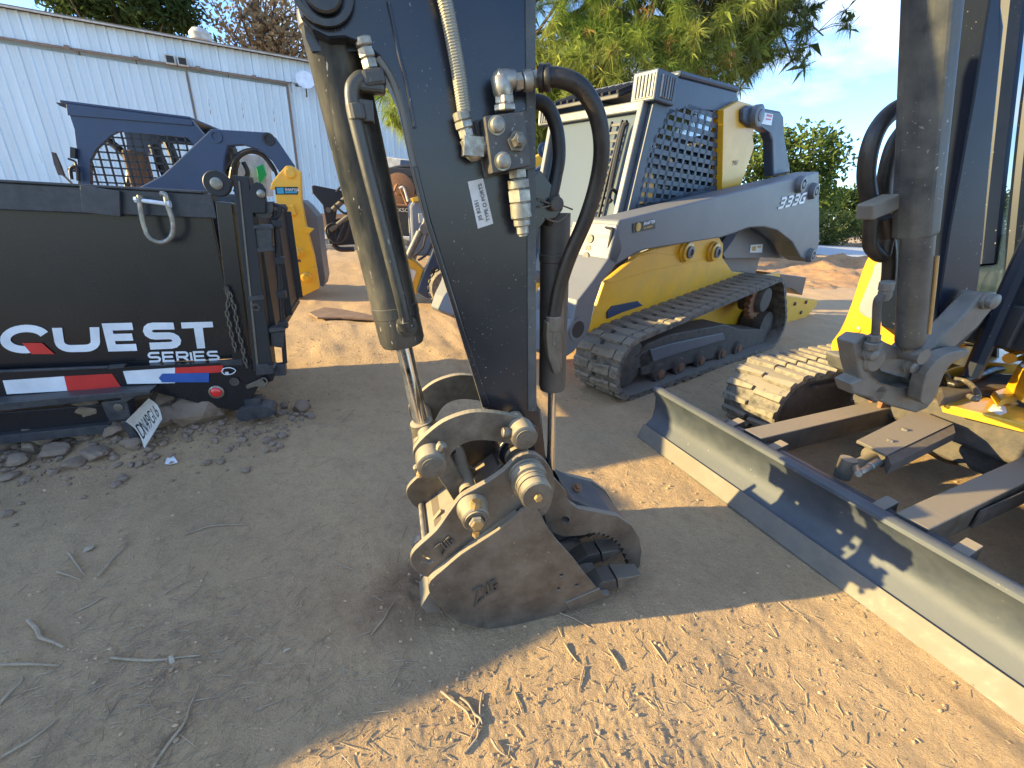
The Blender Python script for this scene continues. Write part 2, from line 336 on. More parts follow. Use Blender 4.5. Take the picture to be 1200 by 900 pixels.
def prism(front, vec, holes=()):
    front = [np.asarray(p, float) for p in front]; vec = np.asarray(vec, float); loops = [front]+[[np.asarray(p, float) for p in h] for h in holes]
    allp = [p for l in loops for p in l]; n = len(allp)
    tris = tessellate_polygon([[Vector(p) for p in l] for l in loops])
    V = allp+[p+vec for p in allp]; Fc = []
    # orientation
    nn = np.zeros(3)
    for i in range(len(front)): nn += np.cross(front[i], front[(i+1) % len(front)])
    out = -vec
    for t in tris:
        a, b, c = [allp[i] for i in t]; q = np.cross(b-a, c-a)
        if q@out < 0: t = (t[0], t[2], t[1])
        Fc.append(tuple(t)); Fc.append((t[2]+n, t[1]+n, t[0]+n))
    k = 0
    flip = (nn@out) < 0
    for li, l in enumerate(loops):
        ln = len(l)
        for i in range(ln):
            a = k+i; b = k+(i+1) % ln; q = (b, a, a+n, b+n)
            Fc.append(q if not flip else q[::-1])
        k += ln
    return V, Fc
def circ(pl, c, r, o, n=16, z=None):
    """circle in a plane: c = (s,z) local coordinates"""
    return [pl.g(c[0]+r*math.cos(2*math.pi*i/n), c[1]+r*math.sin(2*math.pi*i/n), o) for i in range(n)]
def pxplate(pl, pts, o, th, holes=(), k=0):
    P = pl.W(pts, o)
    if k: P = spl(P, k, True)
    return prism(P, pl.a*th, holes)
def locplate(pl, pts, o, th, holes=(), k=0):
    P = [pl.g(a, z, o) for a, z in pts]
    if k: P = spl(P, k, True)
    return prism(P, pl.a*th, holes)
def stroke(paths, w, to3, th=0.0012, nrmv=None, closed=()):
    """flat lettering: polylines of width w in 2D, mapped to the surface by to3(x,y)"""
    V = []; Fc = []
    for pi, pth in enumerate(paths):
        p = [np.array(q, float) for q in pth]; cl = pi in closed; n = len(p); L_ = []; R_ = []
        for i in range(n):
            a = p[i-1] if (i > 0 or cl) else None; c = p[(i+1) % n] if (i < n-1 or cl) else None; b = p[i]
            d1 = nrm(b-a) if a is not None else None; d2 = nrm(c-b) if c is not None else None
            if d1 is None: d1 = d2
            if d2 is None: d2 = d1
            n1 = np.array([-d1[1], d1[0]]); n2 = np.array([-d2[1], d2[0]]); mm = nrm(n1+n2); s = 1/max(0.35, mm@n1)
            L_.append(b+mm*w/2*s); R_.append(b-mm*w/2*s)
        o0 = np.asarray(to3(0, 0)); nv = nrm(np.cross(np.asarray(to3(.01, 0))-o0, np.asarray(to3(0, .01))-o0))*pi*0.0007
        base = len(V); V += [np.asarray(to3(*q))+nv for q in L_]+[np.asarray(to3(*q))+nv for q in R_]
        for i in range(n if cl else n-1):
            j = (i+1) % n; Fc.append((base+i, base+n+i, base+n+j, base+j))
    return V, Fc
def arc(cx, cy, rx, ry, a0, a1, n=8):
    return [(cx+rx*math.cos(math.radians(a0+(a1-a0)*i/n)), cy+ry*math.sin(math.radians(a0+(a1-a0)*i/n))) for i in range(n+1)]
GL = {  # stroke letters in a box 1 wide, 1 high
 'U': [[(0, 1), (0, .35)]+arc(.3, .32, .3, .32, 180, 270, 5)[1:]+arc(.7, .32, .3, .32, 270, 360, 5)+[(1, 1)]],
 'E': [[(1, 1), (0, 1), (0, 0), (1, 0)], [(0, .5), (.92, .5)]],
 'S': [[(1, 1), (.25, 1)]+arc(.25, .75, .25, .25, 90, 270, 6)[1:]+[(.75, .5)]+arc(.75, .25, .25, .25, 90, -90, 6)[1:]+[(0, 0)]],
 'T': [[(0, 1), (1, 1)], [(.5, 1), (.5, 0)]],
 'R': [[(0, 0), (0, 1), (.75, 1)]+arc(.75, .72, .25, .28, 90, -90, 6)[1:]+[(0, .44)], [(.55, .44), (1, 0)]],
 'I': [[(0, 0), (0, 1)]],
 '3': [[(0, 1), (.75, 1)]+arc(.75, .75, .25, .25, 90, -90, 5)[1:]+[(.2, .5)], [(.75, .5)]+arc(.75, .25, .25, .25, 90, -90, 5)[1:]+[(0, 0)]],
 'G': [[(1, 1), (.3, 1)]+arc(.3, .7, .3, .3, 90, 180, 4)[1:]+[(0, .3)]+arc(.3, .3, .3, .3, 180, 270, 4)[1:]+[(1, 0), (1, .48), (.5, .48)]],
}
def word(txt, h, wd, gap, slant=0.0):
    paths = []; x = 0
    for ch in txt:
        w_ = wd if ch != 'I' else 0
        for p in GL[ch]: paths.append([(x+a*w_+slant*b*h, b*h) for a, b in p])
        x += w_+gap
    return paths, x-gap
def textobj(name, txt, p0, xd, yd, h, mt, parent, align='LEFT', bold=0.0, xs=1.0):
    c = bpy.data.curves.new(name, 'FONT'); c.body = txt; c.size = 1; c.offset = bold; c.align_x = align
    to = bpy.data.objects.new('tmp', c); COL.objects.link(to)
    dg = bpy.context.evaluated_depsgraph_get(); me0 = to.evaluated_get(dg).to_mesh()
    V = [np.array(v.co) for v in me0.vertices]; Fc = [tuple(p.vertices) for p in me0.polygons]; to.to_mesh_clear() if hasattr(to, 'to_mesh_clear') else None
    bpy.data.objects.remove(to); bpy.data.curves.remove(c)
    xd = nrm(xd); yd = nrm(yd); s = h/0.72
    W_ = [np.asarray(p0, float)+xd*v[0]*s*xs+yd*v[1]*s for v in V]
    return mk(name, (W_, Fc), mt, parent)
def hullpath(circs, n=120):
    pts = []
    for cx, cz, r in circs:
        for i in range(60):
            t = 2*math.pi*i/60; pts.append((cx+r*math.cos(t), cz+r*math.sin(t)))
    pts = sorted(set(pts))
    def half(ps):
        h = []
        for p in ps:
            while len(h) >= 2 and (h[-1][0]-h[-2][0])*(p[1]-h[-2][1])-(h[-1][1]-h[-2][1])*(p[0]-h[-2][0]) <= 0: h.pop()
            h.append(p)
        return h
    lo = half(pts); up = half(pts[::-1]); H = np.array(lo[:-1]+up[:-1]); H = np.vstack([H, H[:1]])
    d = np.r_[0, np.cumsum(np.linalg.norm(np.diff(H, axis=0), axis=1))]; t = np.linspace(0, d[-1], n, endpoint=False)
    return [(float(np.interp(q, d, H[:, 0])), float(np.interp(q, d, H[:, 1]))) for q in t], d[-1]
def link_copy(name, me, parent, p, ax, ay, az):
    o = bpy.data.objects.new(name, me); COL.objects.link(o); o.parent = parent
    mm = Matrix.Identity(4); q = np.asarray(p)-ORG[parent.name]
    for i in range(3): mm[i][0] = ax[i]; mm[i][1] = ay[i]; mm[i][2] = az[i]; mm[i][3] = q[i]
    o.matrix_local = mm; ORG[o.name] = ORG[parent.name]; return o
def mesh_of(name, vf, mt, smooth=False):
    me = bpy.data.meshes.new(name); me.from_pydata([tuple(map(float, x)) for x in vf[0]], [], [tuple(x) for x in vf[1]]); me.update(); me.materials.append(M[mt])
    if smooth: me.shade_smooth()
    return me
# ------------------------------------------------------------------ ground
_perm = rng.random((512, 512))
def vnoise(x, y):
    xi = np.floor(x).astype(int); yi = np.floor(y).astype(int); fx = x-xi; fy = y-yi
    fx = fx*fx*(3-2*fx); fy = fy*fy*(3-2*fy)
    a = _perm[xi % 512, yi % 512]; b = _perm[(xi+1) % 512, yi % 512]; c = _perm[xi % 512, (yi+1) % 512]; d = _perm[(xi+1) % 512, (yi+1) % 512]
    return (a*(1-fx)+b*fx)*(1-fy)+(c*(1-fx)+d*fx)*fy-0.5
def gheight(x, y):
    x = np.asarray(x, float); y = np.asarray(y, float)
    r = np.hypot(x, y)
    h = 0.030*vnoise(x*1.3+7, y*1.3+3)+0.020*vnoise(x*3.1, y*3.1+20)
    # drawn-out ruts left by tyres and tracks
    a = x*0.90+y*0.43; b = -x*0.43+y*0.90
    ridge = vnoise(a*9+40, b*2.2+11)
    h = h+0.020*ridge*(0.35+1.2*np.clip(vnoise(x*1.1+90, y*1.1)+0.35, 0, 1))
    d = np.clip(1.4-r/9, 0, 1)
    rough = 0.25+1.5*np.clip(vnoise(x*1.9+31, y*1.9+12)+0.30, 0, 1)
    h = h+0.8*d*rough*(0.010*np.abs(vnoise(x*8+3, y*8+9))+0.006*vnoise(x*17, y*17+4)+0.006*np.abs(vnoise(a*40+2, b*22))+0.0035*vnoise(x*80, y*80+6)+0.0022*vnoise(x*160, y*160))
    # flatter where the bucket and machines sit
    for cx, cy, rad in ((0.25, 1.35, 0.55), (1.3, 1.7, 0.5)):
        q = np.clip(np.hypot(x-cx, y-cy)/rad, 0, 1); h = h*(0.45+0.55*q*q)
    # scraped-up earth against the back of the bucket
    h = h+(0.035+0.02*vnoise(x*30, y*30))*np.exp(-(((x+0.33)/0.12)**2+((y-1.22)/0.14)**2))
    h = h+0.13*np.exp(-(((x+2.25)/0.75)**2+((y-2.38)/0.30)**2))
    return h-0.012
def make_ground():
    nr, na = 620, 640
    rr = 0.28*np.exp(np.linspace(0, math.log(900/0.28), nr)**1.0)
    # finer rings near the camera
    t = np.linspace(0, 1, nr); rr = 0.28*np.exp(math.log(900/0.28)*(0.62*t+0.38*t**4))
    aa = np.radians(np.linspace(-105, 105, na))
    Rr, Aa = np.meshgrid(rr, aa, indexing='ij'); X = Rr*np.sin(Aa); Y = Rr*np.cos(Aa)
    H = gheight(X, Y)*np.clip(1.3-Rr/40, 0, 1)
    V = np.stack([X.ravel(), Y.ravel(), H.ravel()], 1)
    i = np.arange(nr-1)[:, None]*na+np.arange(na-1)[None, :]
    Fc = np.stack([i, i+1, i+na+1, i+na], -1).reshape(-1, 4)
    # a coarse patch closes the sheet behind the camera
    me = bpy.data.meshes.new('ground'); nb = len(V)
    V = np.vstack([V, [[0, 0, -0.01]]])
    me.vertices.add(len(V)); me.vertices.foreach_set('co', V.ravel())
    fan = [(nb, k+1, k) for k in range(na-1)]
    nf = len(Fc); me.loops.add(nf*4+len(fan)*3); me.polygons.add(nf+len(fan))
    li = np.concatenate([Fc[:, ::-1].ravel(), np.array(fan)[:, ::-1].ravel()]).astype(np.int32)
    me.loops.foreach_set('vertex_index', li)
    ls = np.concatenate([np.arange(nf)*4, nf*4+np.arange(len(fan))*3]).astype(np.int32); me.polygons.foreach_set('loop_start', ls)
    me.update(calc_edges=True); me.validate(); me.shade_smooth(); me.materials.append(M['dirt'])
    o = bpy.data.objects.new('ground', me); COL.objects.link(o); o['kind'] = 'structure'
    if me.polygons[10].normal.z < 0: me.flip_normals()
    return o
make_ground()
def gz(x, y): return float(gheight(x, y))

# clods and grit
def blob(n, c, s, seed, sq=0.7):
    """an irregular stone: icosphere-like lumpy hull"""
    r = np.random.default_rng(seed)
    import bmesh
    bm = bmesh.new(); bmesh.ops.create_icosphere(bm, subdivisions=n, radius=1)
    V = np.array([v.co for v in bm.verts]); Fc = [tuple(v.index for v in f.verts) for f in bm.faces]; bm.free()
    dirs = r.normal(size=(7, 3)); dirs /= np.linalg.norm(dirs, axis=1)[:, None]
    for d in dirs:                       # broken faces
        k = V@d; lim = r.uniform(0.55, 0.85); V = V-np.outer(np.clip(k-lim, 0, None), d)
    V *= (1+r.normal(size=(len(V), 1))*0.03)
    V = V*np.array([s, s*r.uniform(0.7, 1.0), s*sq*r.uniform(0.8, 1.1)])
    a = r.uniform(0, 6.28); R_ = np.array([[math.cos(a), -math.sin(a), 0], [math.sin(a), math.cos(a), 0], [0, 0, 1]])
    return [tuple(x) for x in (V@R_.T+np.asarray(c))], Fc
def scatter_clods():
    import bmesh
    bm = bmesh.new(); bmesh.ops.create_icosphere(bm, subdivisions=1, radius=1)
    base = np.array([v.co for v in bm.verts]); bf = np.array([[v.index for v in f.verts] for f in bm.faces]); bm.free()
    n = 5200; V = []; Fc = []
    r_ = 0.5+rng.random(n)**1.3*5.5; a = np.radians(rng.uniform(-58, 58, n)); X = r_*np.sin(a); Y = r_*np.cos(a)
    S = 0.0022+0.0065*rng.random(n)**4
    S *= np.clip(0.8+r_*0.12, 0, 1.6)
    Zg = gheight(X, Y)
    for i in range(n):
        q = base*(1+0.25*rng.normal(size=(len(base), 1)))*S[i]*np.array([1, rng.uniform(0.6, 1), 0.7])
        V.append(q+np.array([X[i], Y[i], Zg[i]+S[i]*0.25])); Fc.append(bf+i*len(base))
    V = np.vstack(V); Fc = np.vstack(Fc)
    o = mk('gravel', (V, Fc.tolist()), 'clod', kind='stuff'); return o
mat('clod', (0.47, 0.325, 0.19), 0.95, var=0.35, ds=9)
M['clod'] = MATS['clod']
scatter_clods()

# chips of bark and straw, too many to count
def scatter_litter():
    V = []; Fc = []; n = 4600
    cl = [(-1.25, .75, .30, 1.3), (-1.0, .95, .22, 1.1), (-1.15, 1.05, .45, .9), (-0.9, 0.55, .35, 1), (-0.55, .75, .3, .8), (0.25, 0.75, .35, 1.0), (0.7, 0.8, .5, 1), (-1.6, 1.3, .5, .8), (-.4, 2.0, .9, .5), (-1.9, 3.0, .8, .5), (.9, .9, .4, 1)]
    w = np.array([c[3] for c in cl]); w /= w.sum()
    for i in range(n):
        if rng.random() < 0.68:
            c = cl[rng.choice(len(cl), p=w)]; x = c[0]+rng.normal()*c[2]; y = c[1]+rng.normal()*c[2]*0.6
        else:
            r_ = 0.5+rng.random()*4.5; a = math.radians(rng.uniform(-55, 55)); x = r_*math.sin(a); y = r_*math.cos(a)
        if y < 0.35: continue
        L_ = 0.008+(0.085 if x < -.3 and y < 1.6 else 0.045)*rng.random()**2.8; wd = 0.0007+0.0009*rng.random()
        th = rng.normal(0.9, 0.8) if rng.random() < .6 else rng.uniform(0, 3.14)
        dx, dy = math.cos(th), math.sin(th); z0 = gz(x, y)+0.003; tl = rng.normal()*0.10
        p = np.array([x, y, z0]); e = np.array([dx, dy, tl])*L_/2; s = np.array([-dy, dx, 0])*wd; u = np.array([0, 0, wd*0.9])
        b = len(V); 
        V += [p-e-s, p-e+s, p-e+u*1.6, p+e-s*.6, p+e+s*.6, p+e+u*1.2]; Fc += [(b, b+3, b+5, b+2), (b+2, b+5, b+4, b+1), (b+1, b+4, b+3, b), (b, b+2, b+1), (b+3, b+4, b+5)]
    mk('straw_litter', (V, Fc), 'dead_wood', kind='stuff')
scatter_litter()

# sticks big enough to point at
def stick(pxs, r, label, m_='dead_wood', group=None, lift=0.0):
    pts = []
    for x, y in pxs:
        q = gnd(x, y, 0.0); q = gnd(x, y, gz(q[0], q[1])); pts.append(q+np.array([0, 0, r*0.8+lift]))
    c = np.mean(pts, 0); c = np.array([c[0], c[1], 0.0])
    pp = []
    for i in range(len(pts)-1):
        for t in (0, .5): pp.append(pts[i]*(1-t)+pts[i+1]*t+np.array([rng.normal()*r*.5, rng.normal()*r*.5, abs(rng.normal())*r*.5]))
    pp.append(pts[-1])
    r *= .72; o = mk('stick', tube(pp, r, 7, 3, radii=[r*1.0, r*1.1, r*0.8, r*0.55]), m_, org=c, smooth=True)
    tag(o, label, 'stick', group); return o
S_ = [
 ([(217, 628), (248, 617), (291, 616)], .005, 'curved brown stick lying alone on the shaded dirt left of the bucket'),
 ([(115, 676), (133, 656), (150, 637)], .006, 'dark forked-end stick lying beside the flat pale bark piece, left foreground'),
 ([(182, 702), (205, 690), (225, 681)], .003, 'thin dark straight twig below the curved brown stick'),
 ([(219, 704), (235, 688), (243, 670)], .003, 'thin bent twig just right of the thin dark straight twig'),
 ([(130, 774), (190, 774), (235, 769)], .006, 'pale split stick lying level under the small wood chip'),
 ([(0, 781), (70, 781)], .006, 'straight grey stick entering from the left edge of the photo'),
 ([(180, 900), (215, 850), (234, 804)], .0055, 'long brown stick running up from the bottom edge, left foreground'),
 ([(40, 730), (50, 750), (75, 760)], .009, 'thick knobbly pale stick end in the left foreground litter'),
 ([(86, 720), (120, 702), (125, 700)], .0045, 'short brown twig in the pile of litter above the knobbly stick'),
 ([(0, 828), (25, 800), (24, 795)], .006, 'tilted grey stick at the left edge below the straight grey stick'),
 ([(228, 822), (262, 815)], .003, 'pale thin twig touching the long brown stick'),
 ([(82, 650), (100, 676)], .006, 'short grey stick beside the flat pale bark piece on its left'),
 ([(68, 671), (98, 682)], .005, 'short grey stick lying below the flat pale bark piece'),
 ([(435, 745), (450, 725), (462, 706)], .0035, 'dark straight twig in the shade left of the bucket toe'),
 ([(518, 812), (545, 835), (556, 850)], .005, 'pale stick on the sunlit sand left of the crossed sticks'),
 ([(541, 818), (556, 838), (565, 850)], .006, 'thick pale stick of the crossed sticks in the sunny foreground'),
 ([(565, 813), (562, 845), (547, 875)], .005, 'upright-pointing stick crossing the thick pale stick in the sunny foreground'),
 ([(650, 716), (668, 724), (692, 736)], .004, 'pale twig poking out from under the bucket into the sun'),
 ([(745, 700), (742, 705)], .003, 'tiny twig in front of the lower bucket tooth'),
 ([(602, 812), (612, 836)], .004, 'short twig right of the crossed sticks in the sun'),
 ([(660, 756), (676, 776)], .0045, 'short stick at the sun and shade border right of the bucket toe'),
 ([(684, 782), (678, 812)], .004, 'thin twig standing on end of a rut in the sunlit sand'),
 ([(714, 762), (728, 786)], .0045, 'short pale stick above the deep rut in the sunlit sand'),
 ([(762, 752), (782, 780)], .004, 'pale twig lying along the rut near the blade'),
 ([(575, 868), (592, 886)], .005, 'short stick below the crossed sticks at the bottom of the photo'),
 ([(1, 890), (40, 866), (70, 842)], .005, 'long thin stick slanting up in the bottom left corner'),
 ([(392, 660), (424, 672)], .003, 'thin pale twig on the shaded dirt left of the coupler'),
 ([(458, 805), (470, 780)], .003, 'thin twig by the sunlit border at the bottom'),
 ([(400, 496), (416, 480)], .003, 'thin reddish twig on the shaded dirt left of the cylinder rod'),
 ([(545, 884), (560, 862), (556, 826)], .004, 'thin forked twig leaning on the crossed sticks'),
]
for pxs, r, lb in S_: stick(pxs, r, lb)
# flat pieces
def chip(px, L_, w_, ang, label, m_):
    q = gnd(*px); c = np.array([q[0], q[1], gz(q[0], q[1])+0.006]); a = np.array([math.cos(ang), math.sin(ang), .1]); b = np.array([-math.sin(ang), math.cos(ang), 0])
    ol = [c+a*L_*x+b*w_*y+Z*0.006*math.sin(x*4) for x, y in ((-.5, -.2), (-.3, -.5), (.2, -.45), (.5, -.2), (.45, .3), (0, .5), (-.4, .4))]
    o = mk('wood_chip', prism([p-np.array([c[0], c[1], 0])+np.array([c[0], c[1], 0]) for p in ol], -Z*0.005), m_, org=(c[0], c[1], 0)); tag(o, label, 'wood chip')
chip((200, 771), .034, .014, 2.4, 'small pale wood chip lying across the split stick', 'pale_wood')
chip((101, 641), .05, .035, .3, 'flat pale bark piece in the shaded dirt at the left', 'pale_wood')
chip((335, 759), .03, .008, .1, 'narrow pale wood chip on the shaded dirt below the bucket toe', 'pale_wood')
# scrap of white paper
q = gnd(202, 543); pts = [(194, 547), (197, 541), (200, 540), (204, 537), (207, 542), (209, 545), (200, 547)]
P_ = [gnd(x, y)+Z*(gz(q[0], q[1])+0.01+0.006*math.sin(i*2)) for i, (x, y) in enumerate(pts)]
tag(mk('paper_scrap', prism(P_, -Z*0.001), 'paper_white', org=(q[0], q[1], 0)), 'torn scrap of white paper on the dirt below the licence plate', 'paper')

# ------------------------------------------------------------------ road and mound
def sheet(name, pts, z, m_):
    o = mk(name, ([(x, y, z) for x, y in pts], [tuple(range(len(pts)))]), m_, kind='structure'); return o
sheet('road', [(4, 24), (60, 17), (90, 26), (90, 34), (4, 34)], 0.02, 'concrete')
def heap(name, cx, cy, rx, ry, h, m_, seed, n=70):
    V = []; Fc = []
    for i in range(n):
        for j in range(n):
            x = -1+2*i/(n-1); y = -1+2*j/(n-1); r = math.hypot(x, y); b = max(0, 1-r**1.6)
            X = cx+x*rx; Y = cy+y*ry
            zz = h*b*(1+0.9*float(vnoise(np.array(X*1.7+seed), np.array(Y*1.7))))+b**.5*0.10*float(vnoise(np.array(X*6+seed), np.array(Y*6)))+b**.5*0.07*float(vnoise(np.array(X*17+seed), np.array(Y*17)))-0.06
            V.append((X, Y, zz))
    for i in range(n-1):
        for j in range(n-1): Fc.append((i*n+j, (i+1)*n+j, (i+1)*n+j+1, i*n+j+1))
    return mk(name, (V, Fc), m_, smooth=True, kind='structure')
heap('dirt_mound', 10.6, 14.0, 5.6, 3.4, 0.50, 'mound_dirt', 5, 110)
heap('dirt_mound', 6.0, 11.2, 2.6, 1.2, 0.22, 'mound_dirt', 15, 60)

# ------------------------------------------------------------------ warehouse
WP = Plane((-7.88, 18.38), (0.881, 0.474))
wh = thing('warehouse', 'long white corrugated metal warehouse with big sliding doors and rusty roof edge', 'warehouse', WP.g(-3, 0, 0))
mk('wall', boxv(WP.g(-3, 2.95, 0.35), WP.u*14, WP.a*.12, Z*2.95), 'warehouse_white', wh)
def corr(s0, s1, z0, z1, o, pitch=0.24, d=0.035):
    V = []; Fc = []; n = int(round((s1-s0)/pitch)); k = 0; xs = []
    for i in range(n):
        a = s0+i*(s1-s0)/n; p = (s1-s0)/n; xs += [(a, 0), (a+p*.62, 0), (a+p*.70, -d), (a+p*.92, -d)]
    xs.append((s1, 0))
    for s, dd in xs: V += [WP.g(s, z0, o+dd), WP.g(s, z1, o+dd)]
    for i in range(len(xs)-1): Fc.append((2*i, 2*i+2, 2*i+3, 2*i+1))
    return V, Fc
pw = 0.96
def panels(s0, s1, z0, z1, o, parent, name='panel'):
    n = max(1, round((s1-s0)/pw)); w_ = (s1-s0)/n; me = None
    for i in range(n):
        if me is None:
            ob = mk(name, corr(s0, s0+w_-0.006, z0, z1, o), 'warehouse_white', parent); me = ob.data
        else:
            ob = bpy.data.objects.new(name, me); COL.objects.link(ob); ob.parent = parent; ob.location = Vector(WP.u*w_*i); ORG[ob.name] = ORG[parent.name]
sD = WP.l(222, 100, 0)[0]; sE = WP.l(338, 110, 0)[0]
panels(-15, 9.5, 5.2, 5.88, 0.0, wh)               # upper band
panels(sE, 9.5, 0, 5.2, 0.08, wh)                  # wall right of the doors
dr1 = mk('sliding_door', boxv(WP.g((sE+sD)/2, 2.55, 0.09), WP.u*(sE-sD)/2*.995, WP.a*.02, Z*2.5), 'warehouse_white', wh)
dr2 = mk('sliding_door', boxv(WP.g(sD-5.5, 2.55, 0.13), WP.u*5.47, WP.a*.02, Z*2.5), 'warehouse_white', wh)
panels(sD+.03, sE-.03, 0.06, 5.04, 0.06, dr1); panels(sD-10.9, sD-.03, 0.06, 5.04, 0.1, dr2)
mkeach('door_frame', (bar(WP.g(sE, 0, .05), WP.g(sE, 5.1, .05), .07, .05), bar(WP.g(sD, 0, .04), WP.g(sD, 5.1, .04), .035, .03)), 'rusty_edge', wh)
mk('door_track', J(bar(WP.g(-15, 5.17, -.03), WP.g(sE+.05, 5.15, -.03), .06, .05), *[boxv(WP.g(s, 5.17, -.1), WP.u*.06, WP.a*.03, Z*.05) for s in np.arange(-13, -1, 1.6)]), 'rusty_edge', wh)
mk('roof', J(prism([WP.g(-15, 5.9, -.18), WP.g(9.6, 5.9, -.18), WP.g(9.6, 6.1, 9), WP.g(-15, 6.1, 9)], Z*.05)), 'rusty_edge', wh)
mk('eave_trim', bar(WP.g(-15, 5.89, -.2), WP.g(9.6, 5.89, -.2), .06, .035), 'tank_white', wh)
q = WP.w(237, 52, 1.0)
mk('roof_vent', J(cyl(q-Z*.6, q, .17, 14), lathe(q, Z, [(0, .2), (.1, .32), (.28, .34), (.42, .22), (.47, .05)], 18)), 'tank_white', wh, smooth=True)
q = WP.w(207, 71, -.12)
fl = mk('floodlight', J(boxv(q-WP.u*.16, WP.u*.14, WP.a*.05, Z*.13), boxv(q+WP.u*.16, WP.u*.14, WP.a*.05, Z*.13)), 'tank_white', wh, bevel=.01)
mkeach('lamp_glass', (boxv(q-WP.u*.16-WP.a*.055, WP.u*.10, WP.a*.01, Z*.09), boxv(q+WP.u*.16-WP.a*.055, WP.u*.10, WP.a*.01, Z*.09)), 'black_matte', fl)
dish = thing('satellite_dish', 'small white satellite dish on the warehouse wall near its right end', 'satellite dish', WP.w(359, 103, 0))
q = WP.w(358, 95, -.35); dn = nrm([.35, -.8, .35])
mk('reflector', lathe(q+dn*.08, -dn, [(0, .30), (.0, .31), (.05, .24), (.085, .14), (.1, .02)], 24), 'decal_white', dish, smooth=True)
mk('bracket', J(tube([q-dn*.02, q-Z*.25+WP.a*.1, q-Z*.42+WP.a*.15, q-Z*.42+WP.a*.3], .022, 8), tube([q-Z*.2, q-Z*.32+dn*.25-WP.u*.25], .012, 6), boxv(q-Z*.34+dn*.3-WP.u*.3, (.04, 0, 0), (0, .04, 0), (0, 0, .03))), 'black_matte', dish)

# ------------------------------------------------------------------ trees
def in_blob(b):
    c = np.array(b[:3]); s = np.array(b[3:6]); d = rng.normal(size=3); d /= np.linalg.norm(d); return c+d*s*(rng.random()**0.33*(0.45)+0.55)
def tri_leaves(n, blobs, size, clump=12, spread=0.5, flat=0.5):
    vol = np.array([b[3]*b[4]*b[5] for b in blobs])**.67; vol /= vol.sum(); V = np.zeros((n*4, 3)); nc = n//clump; k = 0
    cs = [in_blob(blobs[rng.choice(len(blobs), p=vol)]) for _ in range(nc)]
    for c in cs:
        p = c+rng.normal(size=(clump, 3))*spread*np.array([1, 1, .6])
        a = rng.normal(size=(clump, 3)); a /= np.linalg.norm(a, axis=1)[:, None]; b = np.cross(a, rng.normal(size=(clump, 3))); b /= np.linalg.norm(b, axis=1)[:, None]
        s = size*(0.6+0.8*rng.random((clump, 1)))
        V[k*4:(k+clump)*4] = np.stack([p-a*s, p-b*s*flat, p+a*s, p+b*s*flat], 1).reshape(-1, 3); k += clump
    V = V[:k*4]; return V, np.arange(k*4).reshape(-1, 4).tolist(), cs
def limbs(base, top, r, cs, nb):
    parts = [tube([base, base*.5+top*.5+np.array([rng.normal()*.15, 0, 0]), top], r, 10, radii=[r*1.25, r, r*.45])]
    for c in random.sample(cs, min(nb, len(cs))):
        t = rng.uniform(.35, .98); s = base*(1-t)+top*t; mid = (s+c)/2+np.array([0, 0, rng.uniform(-.1, .35)]); parts.append(tube([s, mid, c], r*.2, 5, 4, radii=[r*.32, r*.18, r*.05]))
    return J(*parts)
def leafy(name, label, base, th, r, blobs, m_, n, size, nb=16, group=None, clump=14, spread=.4, cat='tree', flat=.5):
    t = thing(name, label, cat, base, group); V, Fc, cs = tri_leaves(n, blobs, size, clump, spread, flat)
    mk('trunk', limbs(np.array(base, float), np.array([base[0], base[1], th]), r, cs, nb), 'bark', t, smooth=True)
    mk('crown', (V, Fc), m_, t); return t
def tuft_mesh(cs, per, ln, wd, droop=0.3, dirs=None):
    V = []; k = 0
    for i, c in enumerate(cs):
        c = np.asarray(c); ax = dirs[i] if dirs is not None else nrm(rng.normal(size=3)+np.array([0, 0, .2]))
        d = rng.normal(size=(per, 3)); d /= np.linalg.norm(d, axis=1)[:, None]; d = d+ax*0.40; d /= np.linalg.norm(d, axis=1)[:, None]
        L_ = ln*(0.6+0.6*rng.random((per, 1))); st = c-ax*rng.random((per, 1))*ln*0.35
        mid = st+d*L_*.55; e = st+d*L_+np.array([0, 0, -1])*L_*droop*rng.random((per, 1))*1.6
        s = np.cross(d, rng.normal(size=(per, 3))); s /= np.linalg.norm(s, axis=1)[:, None]; s = s*wd
        V.append(np.stack([st-s*.6, st+s*.6, mid+s, e, mid-s], 1).reshape(-1, 3))
    V = np.vstack(V); return V, np.arange(len(V)).reshape(-1, 5).tolist()
# the big pine behind the loaders
pine = thing('pine_tree', 'big yellow-green pine with drooping long needles behind the grey track loader', 'tree', (3.4, 12.5, 0))
pb = [(-2.7, 12.4, 4.1, .95, .8, 1.2), (0.4, 12.2, 5.2, 2.1, 1.3, 2.6), (-.3, 12.2, 3.7, 1.3, 1.0, 1.0), (3.2, 12, 5.9, 2.6, 1.6, 2.4), (2.0, 11.6, 4.2, 2.2, 1.2, 1.1), (4.7, 12.2, 6.9, 1.3, 1.2, 1.7), (3.2, 12.6, 9, 2.4, 2, 2.4)]
bw = np.array([.5, 1.3, .6, 1.5, .8, .9, .5]); bw /= bw.sum()
cs = [in_blob(pb[rng.choice(len(pb), p=bw)]) for _ in range(2500)]
mk('trunk', limbs(np.array([3.4, 12.6, 0.]), np.array([3.3, 12.5, 11.]), .28, cs, 46), 'bark', pine, smooth=True)
mk('crown', tuft_mesh(cs, 90, .33, .0034, .35), 'pine_needles', pine)
cs2 = [in_blob(pb[rng.choice(len(pb), p=bw)]) for _ in range(300)]
mk('dead_foliage', tuft_mesh(cs2, 30, .28, .0026, .6), 'dead_needles', pine)
